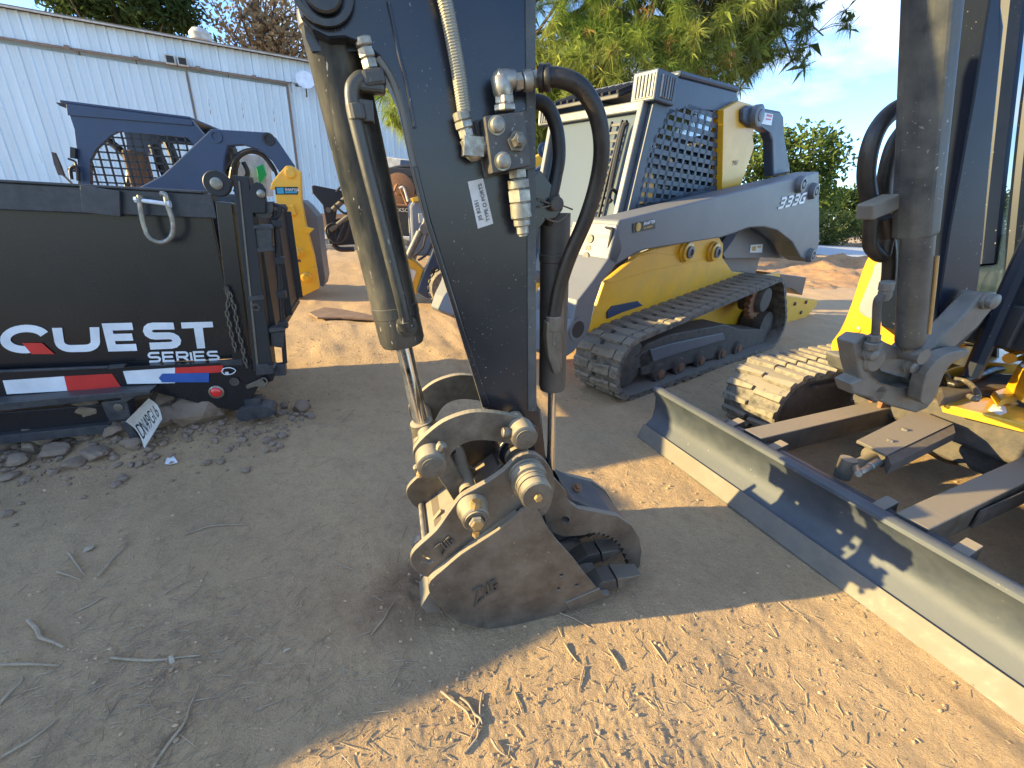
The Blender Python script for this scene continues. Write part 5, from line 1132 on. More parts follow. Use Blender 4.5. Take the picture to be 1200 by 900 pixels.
for x, y in ((936, 216), (951, 224), (948, 299)):
    s, z = L_.l(x, y, .1); b_ = mk('pivot', J(lathe(L_.g(s, z, .10), -L_.a, [(0, .085), (.03, .08), (.05, .07), (.052, .045), (.03, .04)], 24), lathe(L_.g(s, z, .06), -L_.a, [(0, .03), (.012, .028)], 6)), 'graphite_paint', arm, smooth=True)
# marking 333G
p0 = L_.w(912, 244, .094); p1_ = L_.w(941, 237, .094); xd = nrm(p1_-p0); W_ = np.linalg.norm(p1_-p0); hh = abs(L_.l(912, 244, .1)[1]-L_.l(914, 233, .1)[1])
pths, wd_ = word('333G', 1.0, .95, .42, .25)
sc = W_/wd_
mk('model_lettering', stroke(pths, .26, lambda x, y: p0+xd*x*sc+Z*y*hh), 'decal_white', arm)
mk('dealer_decal', prism(L_.W([(742, 262), (768, 257), (768, 268), (742, 273)], .094), L_.a*.002), 'decal_black', arm)
mk('dealer_emblem', J(lathe(L_.w(748, 266, .092), -L_.a, [(0, .03), (.002, .03)], 12), lathe(L_.w(748, 266, .088), -L_.a, [(0, .017), (.002, .017)], 8)), 'decal_gold', arm)
xd2 = nrm(L_.w(768, 258, .09)-L_.w(754, 261, .09))
textobj('dealer_lettering', 'SHAFTER', L_.w(754, 264, .09), xd2, Z, .022, 'decal_white', arm, bold=.02, xs=1.1)
textobj('dealer_lettering', 'EQUIPMENT', L_.w(754, 268.5, .09), xd2, Z, .014, 'decal_gold', arm, bold=.02, xs=1.0)
# front coupler plate and hydraulic couplers on the arm's front
def fr(o, z, s): return L_.g(s, z, o)
sF, zF = L_.l(713, 303, .10)
cb = [L_.w(675, 318, .55), L_.w(688, 262, .50), L_.w(722, 268, .12), L_.w(713, 312, .14)]
mk('coupler_guard', J(*[tube([cb[i]-L_.u*.04, cb[(i+1) % 4]-L_.u*.04], .010, 6, smoothp=False) for i in range(4)], tube([L_.w(682, 305, .5)-L_.u*.05, L_.w(690, 288, .45)-L_.u*.05, L_.w(697, 272, .4)-L_.u*.05], .012, 6), tube([L_.w(684, 312, .5)-L_.u*.05, L_.w(694, 300, .45)-L_.u*.05, L_.w(700, 280, .4)-L_.u*.05], .008, 6)), 'black_matte', dr)
mk('coupler_block', J(*[lathe(L_.w(x, y, .3)-L_.u*.03, -L_.u, [(0, .028), (.03, .028), (.035, .02), (.07, .02), (.07, .03), (.09, .03)], 12) for x, y in ((704, 280), (708, 287), (702, 292), (707, 298), (699, 300), (704, 308))], boxv(L_.w(704, 293, .3)-L_.u*.02, L_.u*.02, L_.a*.07, Z*.12)), 'cast_grey', dr, bevel=.003)
# cab
s0, zt = L_.l(768, 115, .45); s1 = L_.l(848, 225, .45)[0]
cabp = px2(L_, [(733, 262), (767, 118), (772, 103), (796, 91), (863, 108), (867, 122), (849, 222), (850, 262), (731, 280)], .45)
winp = px2(L_, [(748, 241), (763, 172), (784, 133), (800, 127), (858, 131), (848, 214), (780, 235)], .45)
cabS = mk('cab', prism([L_.g(a, z, .45) for a, z in cabp], L_.a*.06, [[L_.g(a, z, .45) for a, z in winp]]), 'loader_blue', ld, bevel=.006)
mk('cab', prism([L_.g(a, z, 1.50) for a, z in cabp], L_.a*.06, [[L_.g(a, z, 1.50) for a, z in winp]]), 'loader_blue', ld, bevel=.006)
mk('cab_glass', prism([L_.g(a, z, .50) for a, z in winp], L_.a*.006), 'cab_glass', cabS)
# punched steel guard over the side window: crossing strips clipped to the opening
def inpoly(p, poly):
    x, y = p; c = False; n = len(poly)
    for i in range(n):
        x1, y1 = poly[i]; x2, y2 = poly[(i+1) % n]
        if (y1 > y) != (y2 > y) and x < (x2-x1)*(y-y1)/(y2-y1)+x1: c = not c
    return c
def grid(pl, poly, o, c00, dx, dy, wx, wy, th, nx, ny, ux=(1, 0), uy=(0, 1)):
    out = []; st = 240
    for fam, (n, d, w_, du, dv) in enumerate(((nx, dx, wx, ux, uy), (ny, dy, wy, uy, ux))):
        for i in range(n):
            base = (c00[0]+du[0]*d*i, c00[1]+du[1]*d*i); run = []
            for k in range(st+1):
                t = k/st*max(nx*dx, ny*dy)*1.2; p = (base[0]+dv[0]*t, base[1]+dv[1]*t)
                if inpoly(p, poly): run.append(p)
                elif len(run) > 1: out.append(bar(pl.g(*run[0], o), pl.g(*run[-1], o), th, w_, up=pl.a if False else np.cross(pl.a, nrm(pl.g(*run[-1], o)-pl.g(*run[0], o))))); run = []
            if len(run) > 1: out.append(bar(pl.g(*run[0], o), pl.g(*run[-1], o), th, w_, up=np.cross(pl.a, nrm(pl.g(*run[-1], o)-pl.g(*run[0], o)))))
    return J(*out)
wa = np.array(winp); mn = wa.min(0); mxx = wa.max(0)
wc = wa.mean(0); wbig = [tuple(wc+(q-wc)*1.05) for q in wa]
mk('window_guard', grid(L_, wbig, .455, (mn[0]-.02, mn[1]-.02), (mxx[0]-mn[0]+.04)/12, (mxx[1]-mn[1]+.02)/12, .030, .036, .010, 13, 13), 'loader_blue', cabS)
cr = [L_.g(cabp[3][0]-.02, cabp[3][1]+.0, .43), L_.g(cabp[4][0]+.02, cabp[4][1], .43), L_.g(cabp[4][0]+.02, cabp[4][1], 1.58), L_.g(cabp[3][0]-.02, cabp[3][1], 1.58)]
mk('cab_roof', J(prism(cr, Z*.045)), 'loader_blue', cabS, bevel=.02)
A0 = cabp[1]; A1 = cabp[0]
fa = L_.g(A0[0], A0[1], .50); fb = L_.g(A0[0], A0[1], 1.52); fc = L_.g(A1[0]-.10, A1[1]-.55, 1.52); fd = L_.g(A1[0]-.10, A1[1]-.55, .50)
fg = prism([fa, fb, fc, fd], L_.u*.03)
mk('front_door', fg, 'dusty_glass', cabS, bevel=.004)
def fpt(a, b, out=0.0):
    """a across the cab front (0 near side), b down it"""
    p = fa*(1-a)*(1-b)+fb*a*(1-b)+fc*a*b+fd*(1-a)*b; return p-L_.u*out
mk('front_pillar', J(bar(fpt(.02, 0, .03), fpt(.02, 1, .03), .05, .07), bar(fpt(.98, 0, .03), fpt(.98, 1, .03), .05, .07), bar(fpt(0, .02, .03), fpt(1, .02, .03), .05, .07), bar(fpt(0, .98, .02), fpt(1, .98, .02), .05, .07)), 'graphite_paint', cabS, bevel=.01)
lad = [bar(fpt(.17, .08, .05), fpt(.20, .78, .05), .012, .02), bar(fpt(.27, .08, .05), fpt(.30, .78, .05), .012, .02)]
for k in range(17):
    b = .10+k*.041; lad.append(bar(fpt(.17+.0018*k, b, .05), fpt(.27+.0018*k, b, .05), .012, .018))
mk('slotted_guard', J(*lad), 'black_matte', cabS)
mk('wiper', J(tube([fpt(.34, .12, .06), fpt(.36, .10, .08), fpt(.34, .45, .06)], .010, 6), tube([fpt(.10, .10, .07), fpt(.13, .14, .07), fpt(.13, .45, .06), fpt(.10, .5, .05)], .022, 8)), 'black_matte', cabS)
mk('grab_handle', J(tube([fpt(.10, .45, .0), fpt(.10, .46, .10), fpt(.08, .75, .10), fpt(.08, .76, .0)], .014, 8), tube([fpt(.93, .50, .0), fpt(.93, .52, .10), fpt(.93, .72, .10), fpt(.93, .73, .0)], .014, 8)), 'black_matte', cabS, smooth=True)
vis = [L_.g(A0[0]-.12, A0[1]+.03, .70), L_.g(A0[0]-.12, A0[1]+.03, 1.5), L_.g(A0[0]+.2, A0[1]+.16, 1.5), L_.g(A0[0]+.2, A0[1]+.16, .70)]
vz = mk('sun_visor', prism(vis, Z*.03), 'black_matte', cabS, bevel=.008)
mk('visor_rib', J(*[bar(vis[0]*(1-t)+vis[1]*t+Z*.04, vis[3]*(1-t)+vis[2]*t+Z*.04, .02, .03) for t in np.linspace(.02, .98, 11)]), 'black_matte', vz)
lb_ = mk('work_light', boxv(L_.g(A0[0]+.07, A0[1]+.09, .52), L_.u*.13, L_.a*.11, Z*.10), 'loader_blue', cabS, bevel=.012)
mk('light_lens', J(boxv(L_.g(A0[0]-.062, A0[1]+.09, .52), L_.u*.006, L_.a*.085, Z*.075), boxv(L_.g(A0[0]+.08, A0[1]+.09, .408), L_.u*.085, L_.a*.006, Z*.07)), 'tank_white', lb_)
mk('light_grille', J(*[bar(L_.g(A0[0]-.072, A0[1]+.02, .52+t), L_.g(A0[0]-.072, A0[1]+.16, .52+t), .012, .012) for t in (-.06, -.03, 0, .03, .06)]), 'loader_blue', lb_)
mk('light_grille', J(*[bar(L_.g(A0[0]+.08+t, A0[1]+.02, .40), L_.g(A0[0]+.08+t, A0[1]+.16, .40), .014, .012) for t in (-.065, -.035, 0, .035, .065)]), 'loader_blue', lb_)
lb2 = mk('work_light', boxv(L_.g(A0[0]+.02, A0[1]+.03, 1.6), L_.u*.08, L_.a*.09, Z*.09), 'graphite_paint', cabS, bevel=.012)
mk('light_lens', boxv(L_.g(A0[0]-.062, A0[1]+.03, 1.6), L_.u*.006, L_.a*.07, Z*.07), 'tank_white', lb2)
mk('light_grille', J(*[bar(L_.g(A0[0]-.072, A0[1]-.04, 1.6+t), L_.g(A0[0]-.072, A0[1]+.10, 1.6+t), .012, .012) for t in (-.05, -.02, .01, .04)]), 'loader_blue', lb2)
mk('seat', J(boxv(L_.g(1.15, 1.35, 1.0), L_.u*.25, L_.a*.25, Z*.08), boxv(L_.g(1.4, 1.7, 1.0), L_.u*.07, L_.a*.24, Z*.35)), 'seat_black', cabS, bevel=.04)
mk('cab_back', boxv(L_.g(1.60, 1.6, 1.0), L_.u*.02, L_.a*.5, Z*.55), 'loader_blue', cabS)
mk('dash', boxv(L_.g(.25, 1.0, 1.0), L_.u*.12, L_.a*.5, Z*.28), 'graphite_paint', cabS, bevel=.02)
# rear tower
tw_ = lpl([(848, 128), (866, 118), (886, 124), (884, 150), (882, 160), (884, 172), (868, 218), (846, 224)], .40, .12, 'yellow_paint', 'rear_tower', ld)
textobj('stencil', 'M61', L_.w(858, 194, .395), nrm(L_.w(870, 192, .39)-L_.w(858, 194, .39)), Z, .045, 'under_steel', tw_, bold=.0)
lk = lpl([(871, 128), (878, 123), (915, 130), (919, 137), (920, 160), (927, 203), (906, 207), (905, 166), (901, 155), (895, 151), (880, 149), (871, 142)], .36, .10, 'loader_blue', 'rear_link', ld, bevel=.02)
s, z = L_.l(884, 136, .36); mk('roller', J(lathe(L_.g(s, z, .36), -L_.a, [(0, .09), (.05, .09), (.056, .075), (.056, .05), (.04, .04)], 26), lathe(L_.g(s, z, .33), -L_.a, [(0, .045), (.03, .045), (.034, .03)], 20)), 'graphite_paint', lk, smooth=True)
mk('warning_decal', prism(L_.W([(893, 131), (906, 134), (904, 147), (891, 145)], .355), L_.a*.003), 'decal_white', lk)
mk('warning_print', J(prism(L_.W([(899, 133.5), (905, 134.8), (904.6, 137.5), (898.7, 136)], .352), L_.a*.002), prism(L_.W([(898, 138.5), (904, 139.5), (903.6, 141), (897.7, 140)], .352), L_.a*.002)), 'decal_red', lk)

# ------------------------------------------------------------------ black dump trailer
T_ = Plane((-1.65, 2.39), (.944, .33))
tr = thing('dump_trailer', 'glossy black dump trailer with white and red series lettering and rock load spill below', 'trailer', (-3.5, 2.4, 0))
def tpl(pts, o, th, m_, name, par=None, bevel=.003, k=0): return mk(name, pxplate(T_, pts, o, th, k=k), m_, par or tr, bevel=bevel)
LT = -5.9
sd_ = mk('side_panel', boxv(T_.g(LT/2, .95, .065), T_.u*(-LT/2), T_.a*.012, Z*.46), 'black_gloss', tr, bevel=.003)
mk('far_side', boxv(T_.g(LT/2, .95, 1.45), T_.u*(-LT/2), T_.a*.03, Z*.45), 'black_gloss', tr, bevel=.003)
mk('front_wall', boxv(T_.g(LT, .95, .75), T_.u*.03, T_.a*.72, Z*.45), 'black_gloss', tr, bevel=.003)
mk('bed_floor', boxv(T_.g(LT/2, .5, .75), T_.u*(-LT/2), T_.a*.68, Z*.03), 'black_matte', tr)
rail = mk('top_rail', J(bar(T_.g(LT, 1.36, .03), T_.g(.04, 1.335, .03), .075, .12), bar(T_.g(LT, 1.36, 1.45), T_.g(.04, 1.335, 1.45), .075, .12)), 'blue_black_steel', tr, bevel=.006)
mk('rail_cap', J(bar(T_.g(LT, 1.424, .03), T_.g(.0, 1.402, .03), .10, .012)), 'blue_black_steel', rail, bevel=.003)
tpl([(93, 217), (140, 224), (141, 254), (96, 249)], -.035, .05, 'blue_black_steel', 'stake_pocket', rail)
for s in (-1.35, -2.4, -3.5, -4.6): mk('stake', boxv(T_.g(s, .9, .035), T_.u*.04, T_.a*.03, Z*.38), 'black_gloss', tr, bevel=.004)
mk('rear_post', pxplate(T_, [(252, 236), (271, 238), (296, 434), (274, 432)], -.01, .10), 'black_gloss', tr, bevel=.004)
rp_ = mk('rear_post', pxplate(T_, [(272, 205), (291, 207), (320, 434), (297, 436)], -.03, .12), 'black_matte', tr, bevel=.005)
mk('post_edge', pxplate(T_, [(279, 212), (281, 212), (303, 430), (300.5, 430)], -.034, .004), 'pin_steel', rp_)
q = T_.w(300, 360, -.03); mk('bolt_hole', lathe(q, -T_.a, [(0, .022), (.004, .022), (.004, .012), (-.01, .012)], 16), 'under_steel', rp_)
mk('band', pxplate(T_, [(290, 348), (308, 346), (309, 351), (291, 353)], -.04, .02), 'blue_black_steel', rp_, bevel=.002)
mk('post_foot', pxplate(T_, [(300, 428), (312, 427), (322, 431), (321, 438), (300, 440)], -.045, .1), 'blue_black_steel', rp_, bevel=.003)
# hinge ears with bolts
for x, y, r in ((254, 215, .062),):
    q = T_.w(x, y, -.04); e_ = mk('hinge_ear', lathe(q+T_.a*.03, -T_.a, [(0, r), (.03, r), (.034, r-.004)], 30), 'black_matte', tr, smooth=True)
    mk('bolt', J(lathe(q-T_.a*.005, -T_.a, [(0, .028), (.004, .028), (.006, .022), (.018, .022), (.02, .014)], 20)), 'zinc', e_, smooth=True)
hp_ = mk('gate_hinge', pxplate(T_, [(293, 250), (292, 226), (294, 217), (300, 213), (306, 215), (311, 222), (311, 250)], -.03, .03), 'black_matte', tr, bevel=.004)
q = T_.w(306, 227, -.035); mk('bolt', lathe(q, -T_.a, [(0, .02), (.008, .02), (.012, .012)], 14), 'zinc', hp_, smooth=True)
hb_ = [(299, 237), (298, 254), (302, 262), (322, 256), (320, 240)]
mkeach('gate_bracket', (pxplate(T_, [(297, 237), (320, 236), (320, 248), (314, 256), (299, 254)], .0, .05), pxplate(T_, [(299, 268), (318, 267), (319, 292), (301, 291)], -.02, .08), pxplate(T_, [(296, 264), (320, 264), (320, 268), (297, 268)], -.03, .1), pxplate(T_, [(301, 291), (320, 290), (321, 294), (302, 296)], -.03, .1)), 'blue_black_steel', tr, bevel=.003)
mkeach('gate_bracket', (pxplate(T_, [(314, 385), (332, 384), (334, 388), (315, 390)], -.02, .08), pxplate(T_, [(317, 390), (333, 389), (332, 408), (318, 406)], -.0, .06), pxplate(T_, [(320, 429), (334, 427), (335, 440), (321, 441)], -.0, .06)), 'blue_black_steel', tr, bevel=.003)
# tailgate frame seen nearly edge-on
gt = mk('tailgate', boxv(T_.g(.17, .94, .73), T_.u*.006, T_.a*.69, Z*.40), 'black_matte', tr, bevel=.002)
for z in (.55, 1.32): mk('gate_rail', bar(T_.g(.16, z, .05), T_.g(.16, z, 1.42), .05, .05), 'black_matte', gt, bevel=.004)
for o in (.08, .73, 1.40): mk('gate_upright', bar(T_.g(.19, .58, o), T_.g(.19, 1.29, o), .05, .05), 'black_matte', gt, bevel=.004)
mk('gate_rod', J(cyl(T_.w(322, 246, .03), T_.w(334, 425, .03), .013, 12), tube(T_.W([(321, 256), (327, 252), (328, 243), (322, 240), (314, 241)], .02), .010, 8)), 'black_matte', gt, smooth=True)
mkeach('rod_guide', [boxv(T_.w(x, y, .03), T_.u*.025, T_.a*.025, Z*.02) for x, y in ((325, 262), (328, 305), (330, 345), (332, 380))], 'black_matte', gt, bevel=.003)
mk('hose_end', tube([T_.w(326, 245, .05), T_.w(331, 243, .02), T_.w(335, 246, .02), T_.w(334, 251, .03)], .005, 8), 'black_matte', gt)
# tie-down ring on the rail
tdr = mk('tie_ring', tube(T_.W([(164, 229), (165, 245), (170, 268), (177, 280), (190, 284), (201, 277), (203, 262), (197, 242), (194, 229), (188, 227)], -.05), .0125, 12, 8), 'zinc', tr, smooth=True)
mk('cross_bar', J(cyl(T_.w(159, 234, -.05), T_.w(196, 239, -.05), .010, 12), lathe(T_.w(197, 239, -.05), T_.u, [(0, .018), (.01, .018)], 10), lathe(T_.w(161, 234, -.05), -T_.u, [(0, .016), (.012, .014)], 6)), 'decal_white', tdr, smooth=True)
# frame, ledge and lower beam
fp_ = tpl([(-140, 442), (0, 436), (127, 431), (262, 425), (283, 424), (300, 428), (322, 437), (320, 446), (303, 453), (288, 478), (276, 481), (245, 476), (215, 468), (176, 458), (0, 471), (-140, 482)], -.005, .06, 'black_gloss', 'frame_rail')
ext = mk('frame_rail', boxv(T_.g(-3.6, .46, .03), T_.u*2.4, T_.a*.03, Z*.09), 'black_gloss', tr)
tpl([(-140, 440), (126, 429.5), (127, 432), (-140, 443)], -.012, .02, 'blue_black_steel', 'frame_seam', fp_)
tpl([(127, 429), (146, 428), (146, 431), (127, 433)], -.02, .03, 'blue_black_steel', 'seam_tab', fp_)
tpl([(253, 424), (283, 421), (285, 428), (262, 429)], -.02, .03, 'blue_black_steel', 'corner_tab', fp_)
lg = mk('ledge', prism(T_.W([(-140, 486), (0, 472), (140, 460), (176, 458), (176, 462), (130, 468), (0, 482), (-140, 497)], -.10), T_.a*.12), 'blue_black_steel', tr, bevel=.004)
mk('gusset', prism(T_.W([(140, 458), (176, 457), (150, 470), (142, 474)], -.09), T_.a*.03), 'blue_black_steel', lg, bevel=.003)
lb3 = tpl([(-140, 498), (0, 484), (122, 474), (130, 500), (0, 516), (-140, 530)], .0, .05, 'black_gloss', 'lower_beam')
mk('bottom_flange', prism(T_.W([(-140, 526), (0, 511), (128, 498), (130, 507), (0, 521), (-140, 537)], -.05), T_.a*.10), 'blue_black_steel', lb3, bevel=.004)
bb = tpl([(118, 472), (148, 468), (154, 491), (128, 494)], -.08, .08, 'blue_black_steel', 'light_bracket')
q = T_.w(139, 477, -.08); mk('bolt', lathe(q, -T_.a, [(0, .022), (.005, .022), (.008, .01)], 16), 'pin_steel', bb, smooth=True)
mk('wheel_arch', prism(T_.W([(-140, 500), (-20, 505), (5, 530), (12, 560), (-140, 600)], .02), T_.a*.25), 'track_rubber', tr, bevel=.02)
# conspicuity tape
for nm, pts, m_, o in (('white_tape', [(3, 446), (75, 441), (79, 458), (8, 462)], 'decal_white', -.008), ('red_tape', [(75, 441), (131, 438), (142, 454), (79, 458)], 'decal_red', -.008),
      ('white_tape', [(144, 435), (205, 431), (205, 449), (149, 450)], 'decal_white', -.008), ('red_tape', [(205, 431), (261, 428), (262, 436), (205, 440)], 'decal_red', -.008),
      ('blue_tape', [(186, 443), (190, 438), (245, 437), (245, 448), (190, 448)], 'decal_blue', -.012)):
    mk(nm, pxplate(T_, pts, o, .002), m_, fp_)
# lettering: letter boxes read off the side panel
def L3(q00, q10, q01, q11):
    a, b, c, d = [T_.w(x, y, .048) for x, y in (q00, q10, q01, q11)]
    return lambda x, y: a*(1-x)*(1-y)+b*x*(1-y)+c*(1-x)*y+d*x*y
def letter(ch, q00, q10, q01, q11, w_, m_='decal_white', paths=None):
    f = L3(q00, q10, q01, q11); W_ = np.linalg.norm(f(1, .5)-f(0, .5)); H_ = np.linalg.norm(f(.5, 1)-f(.5, 0)); wd = w_
    ps = [[(wd/2+a*(W_-wd), wd/2+b*(H_-wd)) for a, b in p] for p in (paths or GL[ch])]
    ps = [[(x, y) for x, y in p] for p in ps]
    return stroke(ps, wd, lambda x, y: f(x/W_, y/H_))
wq = .041
Qp = [arc(.5, .5, .5, .5, 25, 285, 20)]
lt = [letter('Q', (0, 415), (60, 413), (0, 381), (60, 380), wq, paths=Qp), letter('U', (66, 413), (118, 412), (60, 380), (116, 379), wq), letter('E', (127, 412), (166, 411), (119, 379), (160, 378), wq),
      letter('S', (171, 410), (214, 408), (166, 378), (208, 378), wq), letter('T', (222, 408), (250, 406), (212, 378), (249, 377), wq)]
tt_ = lt.pop()
# T built of two bars so that its stem is as thick as its arm
lt += [prism([T_.w(x, y, .048) for x, y in pts], T_.a*.001) for pts in ([(212, 378), (249, 377), (250, 383.5), (213, 385)], [(227, 384), (237.5, 383.6), (240.5, 408), (231, 408.5)])]
mk('series_lettering', J(*lt), 'decal_white', sd_)
mk('letter_tail', prism(T_.W([(26, 402), (49, 402), (64, 415), (37, 415)], .046), T_.a*.001), 'decal_red', sd_)
f = L3((175, 424), (257, 421), (174, 413.5), (255, 411.5)); ps, wd_ = word('SERIES', 1, 1.25, .42, 0); hs = np.linalg.norm(f(0, 1)-f(0, 0)); 
mk('series_lettering', stroke(ps, .26, lambda x, y: f(x/wd_, y*.95+.02)), 'decal_white', sd_)
# lamp, hole, latch, foot
q = T_.w(254, 459, -.01); lm = mk('marker_lamp', lathe(q, -T_.a, [(0, .042), (.010, .040), (.012, .034), (.006, .033)], 28), 'zinc', tr, smooth=True)
mk('lamp_lens', lathe(q, -T_.a, [(0, .031), (.012, .030), (.018, .022), (.020, .008)], 24), 'red_lens', lm, smooth=True)
q = T_.w(275, 447, -.01); mk('frame_hole', J(ringv(q, -T_.a, .026, .018, .008, 20), lathe(q, -T_.a, [(0, .018), (.003, .018)], 16)), 'under_steel', fp_, smooth=True)
mk('latch', J(prism(T_.W([(288, 452), (303, 445), (308, 445), (312, 451), (306, 454), (300, 453), (289, 456)], -.03), T_.a*.015), tube(T_.W([(304, 446), (309, 443), (313, 447), (310, 453)], -.03), .006, 8)), 'pin_steel', fp_, bevel=.002)
ft = mk('stand_foot', J(prism(T_.W([(286, 469), (305, 467), (306, 477), (287, 479)], -.02), T_.a*.08), prism(spl([T_.w(x, y, -.06) for x, y in [(277, 484), (290, 478), (312, 477), (322, 482), (318, 487), (296, 492), (280, 493)]], 3, True), T_.a*.12)), 'blue_black_steel', tr, bevel=.005)
mk('ring_pin', J(tube(T_.W([(260, 436), (262, 432), (270, 431), (276, 434), (272, 438), (264, 439), (260, 436)], -.03), .0028, 6), boxv(T_.w(266, 437, -.03), T_.u*.008, T_.a*.004, Z*.006)), 'decal_white', fp_)
# chain
def torus_link(R, r, L):
    P = [(L/2*math.copysign(1, math.cos(t))+R*math.cos(t), R*math.sin(t), 0) for t in np.linspace(0, 2*math.pi, 13)[:-1]]
    P.append(P[0]); return tube([np.array(p) for p in P], r, 6, smoothp=False)
clm = mesh_of('link', torus_link(.0085, .0036, .018), 'pin_steel', True)
chn = mk('safety_chain', lathe(T_.w(266, 338, -.03), -T_.a, [(0, .014), (.02, .012)], 10), 'under_steel', tr)
for path in ([(266, 340), (268, 352), (266, 365), (269, 380), (272, 395), (276, 410), (275, 418)], [(268, 342), (274, 358), (277, 375), (280, 392), (284, 405), (286, 418), (290, 432)]):
    P = spl(T_.W(path, -.04), 10); d = 0; k = 0; last = P[0]
    for p in P[1:]:
        if np.linalg.norm(p-last) > .027:
            ax = nrm(p-last); ay = nrm(np.cross(ax, T_.a)); az = np.cross(ax, ay)
            if k % 2: ay, az = az, -ay
            link_copy('link', clm, chn, (p+last)/2, ax, ay, az); last = p; k += 1
# licence plate, bent and hanging
oP = -.14
def lpw(a, b):
    c = [(147, 494), (174, 467), (190, 491), (169, 526)]
    P = [T_.w(c[0][0], c[0][1], oP), T_.w(c[1][0], c[1][1], oP+.02), T_.w(c[2][0], c[2][1], oP-.03), T_.w(c[3][0], c[3][1], oP-.05)]
    p = P[0]*(1-a)*(1-b)+P[1]*a*(1-b)+P[2]*a*b+P[3]*(1-a)*b
    return p+T_.a*(.035*math.sin(math.pi*b)*1.0)
nn = 9; V = [lpw(i/(nn-1), j/(nn-1)) for j in range(nn) for i in range(nn)]
Fc = [(j*nn+i, j*nn+i+1, (j+1)*nn+i+1, (j+1)*nn+i) for j in range(nn-1) for i in range(nn-1)]
V2 = V+[v+T_.a*.003 for v in V]; N2 = nn*nn
F2 = [f[::-1] for f in Fc]+[tuple(i+N2 for i in f) for f in Fc]
lp_ = mk('licence_plate', (V2, F2), 'tank_white', tr, smooth=True)
mk('plate_holder', prism(T_.W([(141, 494), (150, 494), (170, 524), (160, 530)], -.12), T_.a*.02), 'blue_black_steel', lp_, bevel=.003)
def plate_text(txt, a0, a1, b0, b1, par):
    c = bpy.data.curves.new('t', 'FONT'); c.body = txt; c.size = 1; to = bpy.data.objects.new('tmp', c); COL.objects.link(to)
    dg = bpy.context.evaluated_depsgraph_get(); me0 = to.evaluated_get(dg).to_mesh(); Vv = np.array([v.co for v in me0.vertices]); Ff = [tuple(p.vertices) for p in me0.polygons]
    bpy.data.objects.remove(to); bpy.data.curves.remove(c)
    x0, x1 = Vv[:, 0].min(), Vv[:, 0].max(); y0, y1 = Vv[:, 1].min(), Vv[:, 1].max()
    W_ = [lpw(a0+(a1-a0)*(v[0]-x0)/(x1-x0), b0+(b1-b0)*(v[1]-y0)/(y1-y0))-T_.a*.0025 for v in Vv]
    mk('plate_number', (W_, Ff), 'ink', par)
plate_text('DN49G16', .08, .92, .80, .30, lp_)

# rocks and clods under the trailer
rk = []
def rock(x, y, s, label, sq=.7, seed=None, up=0.0):
    s = s*1.55
    q = gnd(x, y); c = (q[0], q[1], gz(q[0], q[1])+s*sq*.5+up); i = len(rk)
    o = mk('rock', blob(3, c, s, seed or 100+i, sq), 'rock', org=(q[0], q[1], 0)); tag(o, label, 'rock', 'rocks spilled under the dump trailer'); rk.append(o)
rock(240, 505, .105, 'largest grey rock below the red marker lamp', .75)
rock(228, 490, .085, 'blocky rock behind the largest rock below the red lamp', .8)
rock(203, 511, .065, 'rounded brown rock beside the licence plate', .85)
rock(352, 483, .045, 'brown rock alone on the dirt right of the trailer stand foot')
rock(333, 490, .022, 'small flat rock just right of the trailer stand foot')
rock(267, 489, .035, 'small reddish rock left of the trailer stand foot')
rock(195, 480, .05, 'rock half hidden in the shade behind the licence plate')
rock(215, 476, .05, 'dark rock deep in the shade above the rounded brown rock')
rock(182, 514, .035, 'small pale rock at the lower corner of the licence plate')
rock(140, 520, .055, 'rock left of the licence plate under the lower beam')
rock(113, 538, .05, 'flat brown rock at the edge of the spill below the lower beam', .5)
rock(88, 547, .035, 'small brown rock beside the flat brown rock')
rock(66, 535, .05, 'ribbed pale rock under the lower beam, left part')
rock(40, 530, .045, 'dark rock under the lower beam near the wheel')
rock(22, 541, .04, 'rock next to the trailer wheel at the left edge')
rock(100, 521, .045, 'dark rock tucked beneath the bottom flange')
rock(165, 546, .018, 'small pale clod on the dirt below the licence plate')
rock(10, 556, .03, 'brown clod at the left edge below the trailer wheel', .5)
rock(157, 530, .04, 'rock behind the plate holder under the beam')
rock(975*0+300, 500, .02, 'small clod in front of the trailer stand foot')
bm_ = []
for i in range(700):
    x = rng.uniform(-3.1, -1.35); y = 2.39+(x+1.65)*.35+rng.normal()*.20-.05; s = .006+.03*rng.random()**2.5; bm_.append(blob(1, (x, y, gz(x, y)+s*.3), s, 900+i))
mk('rubble', J(*bm_), 'rock', kind='stuff')
for i in range(26):
    t = -.15-1.15*i/25; q = T_.g(t, 0, .06+.30*rng.random()); s = rng.uniform(.07, .125)
    o = mk('rock', blob(3, (q[0], q[1], gz(q[0], q[1])+s*.4+.10*rng.random()), s, 500+i, .75), 'rock', org=(q[0], q[1], 0)); tag(o, ['brown rock', 'dusty tan rock', 'flat-topped brown rock', 'rounded brown rock', 'angular grey rock'][i % 5]+' in the shaded pile under the trailer '+['behind the stand foot', 'below the red marker lamp', 'behind the licence plate', 'beneath the light bracket', 'beneath the lower beam', 'near the trailer wheel'][min(5, i*6//26)], 'rock', 'rocks spilled under the dump trailer')

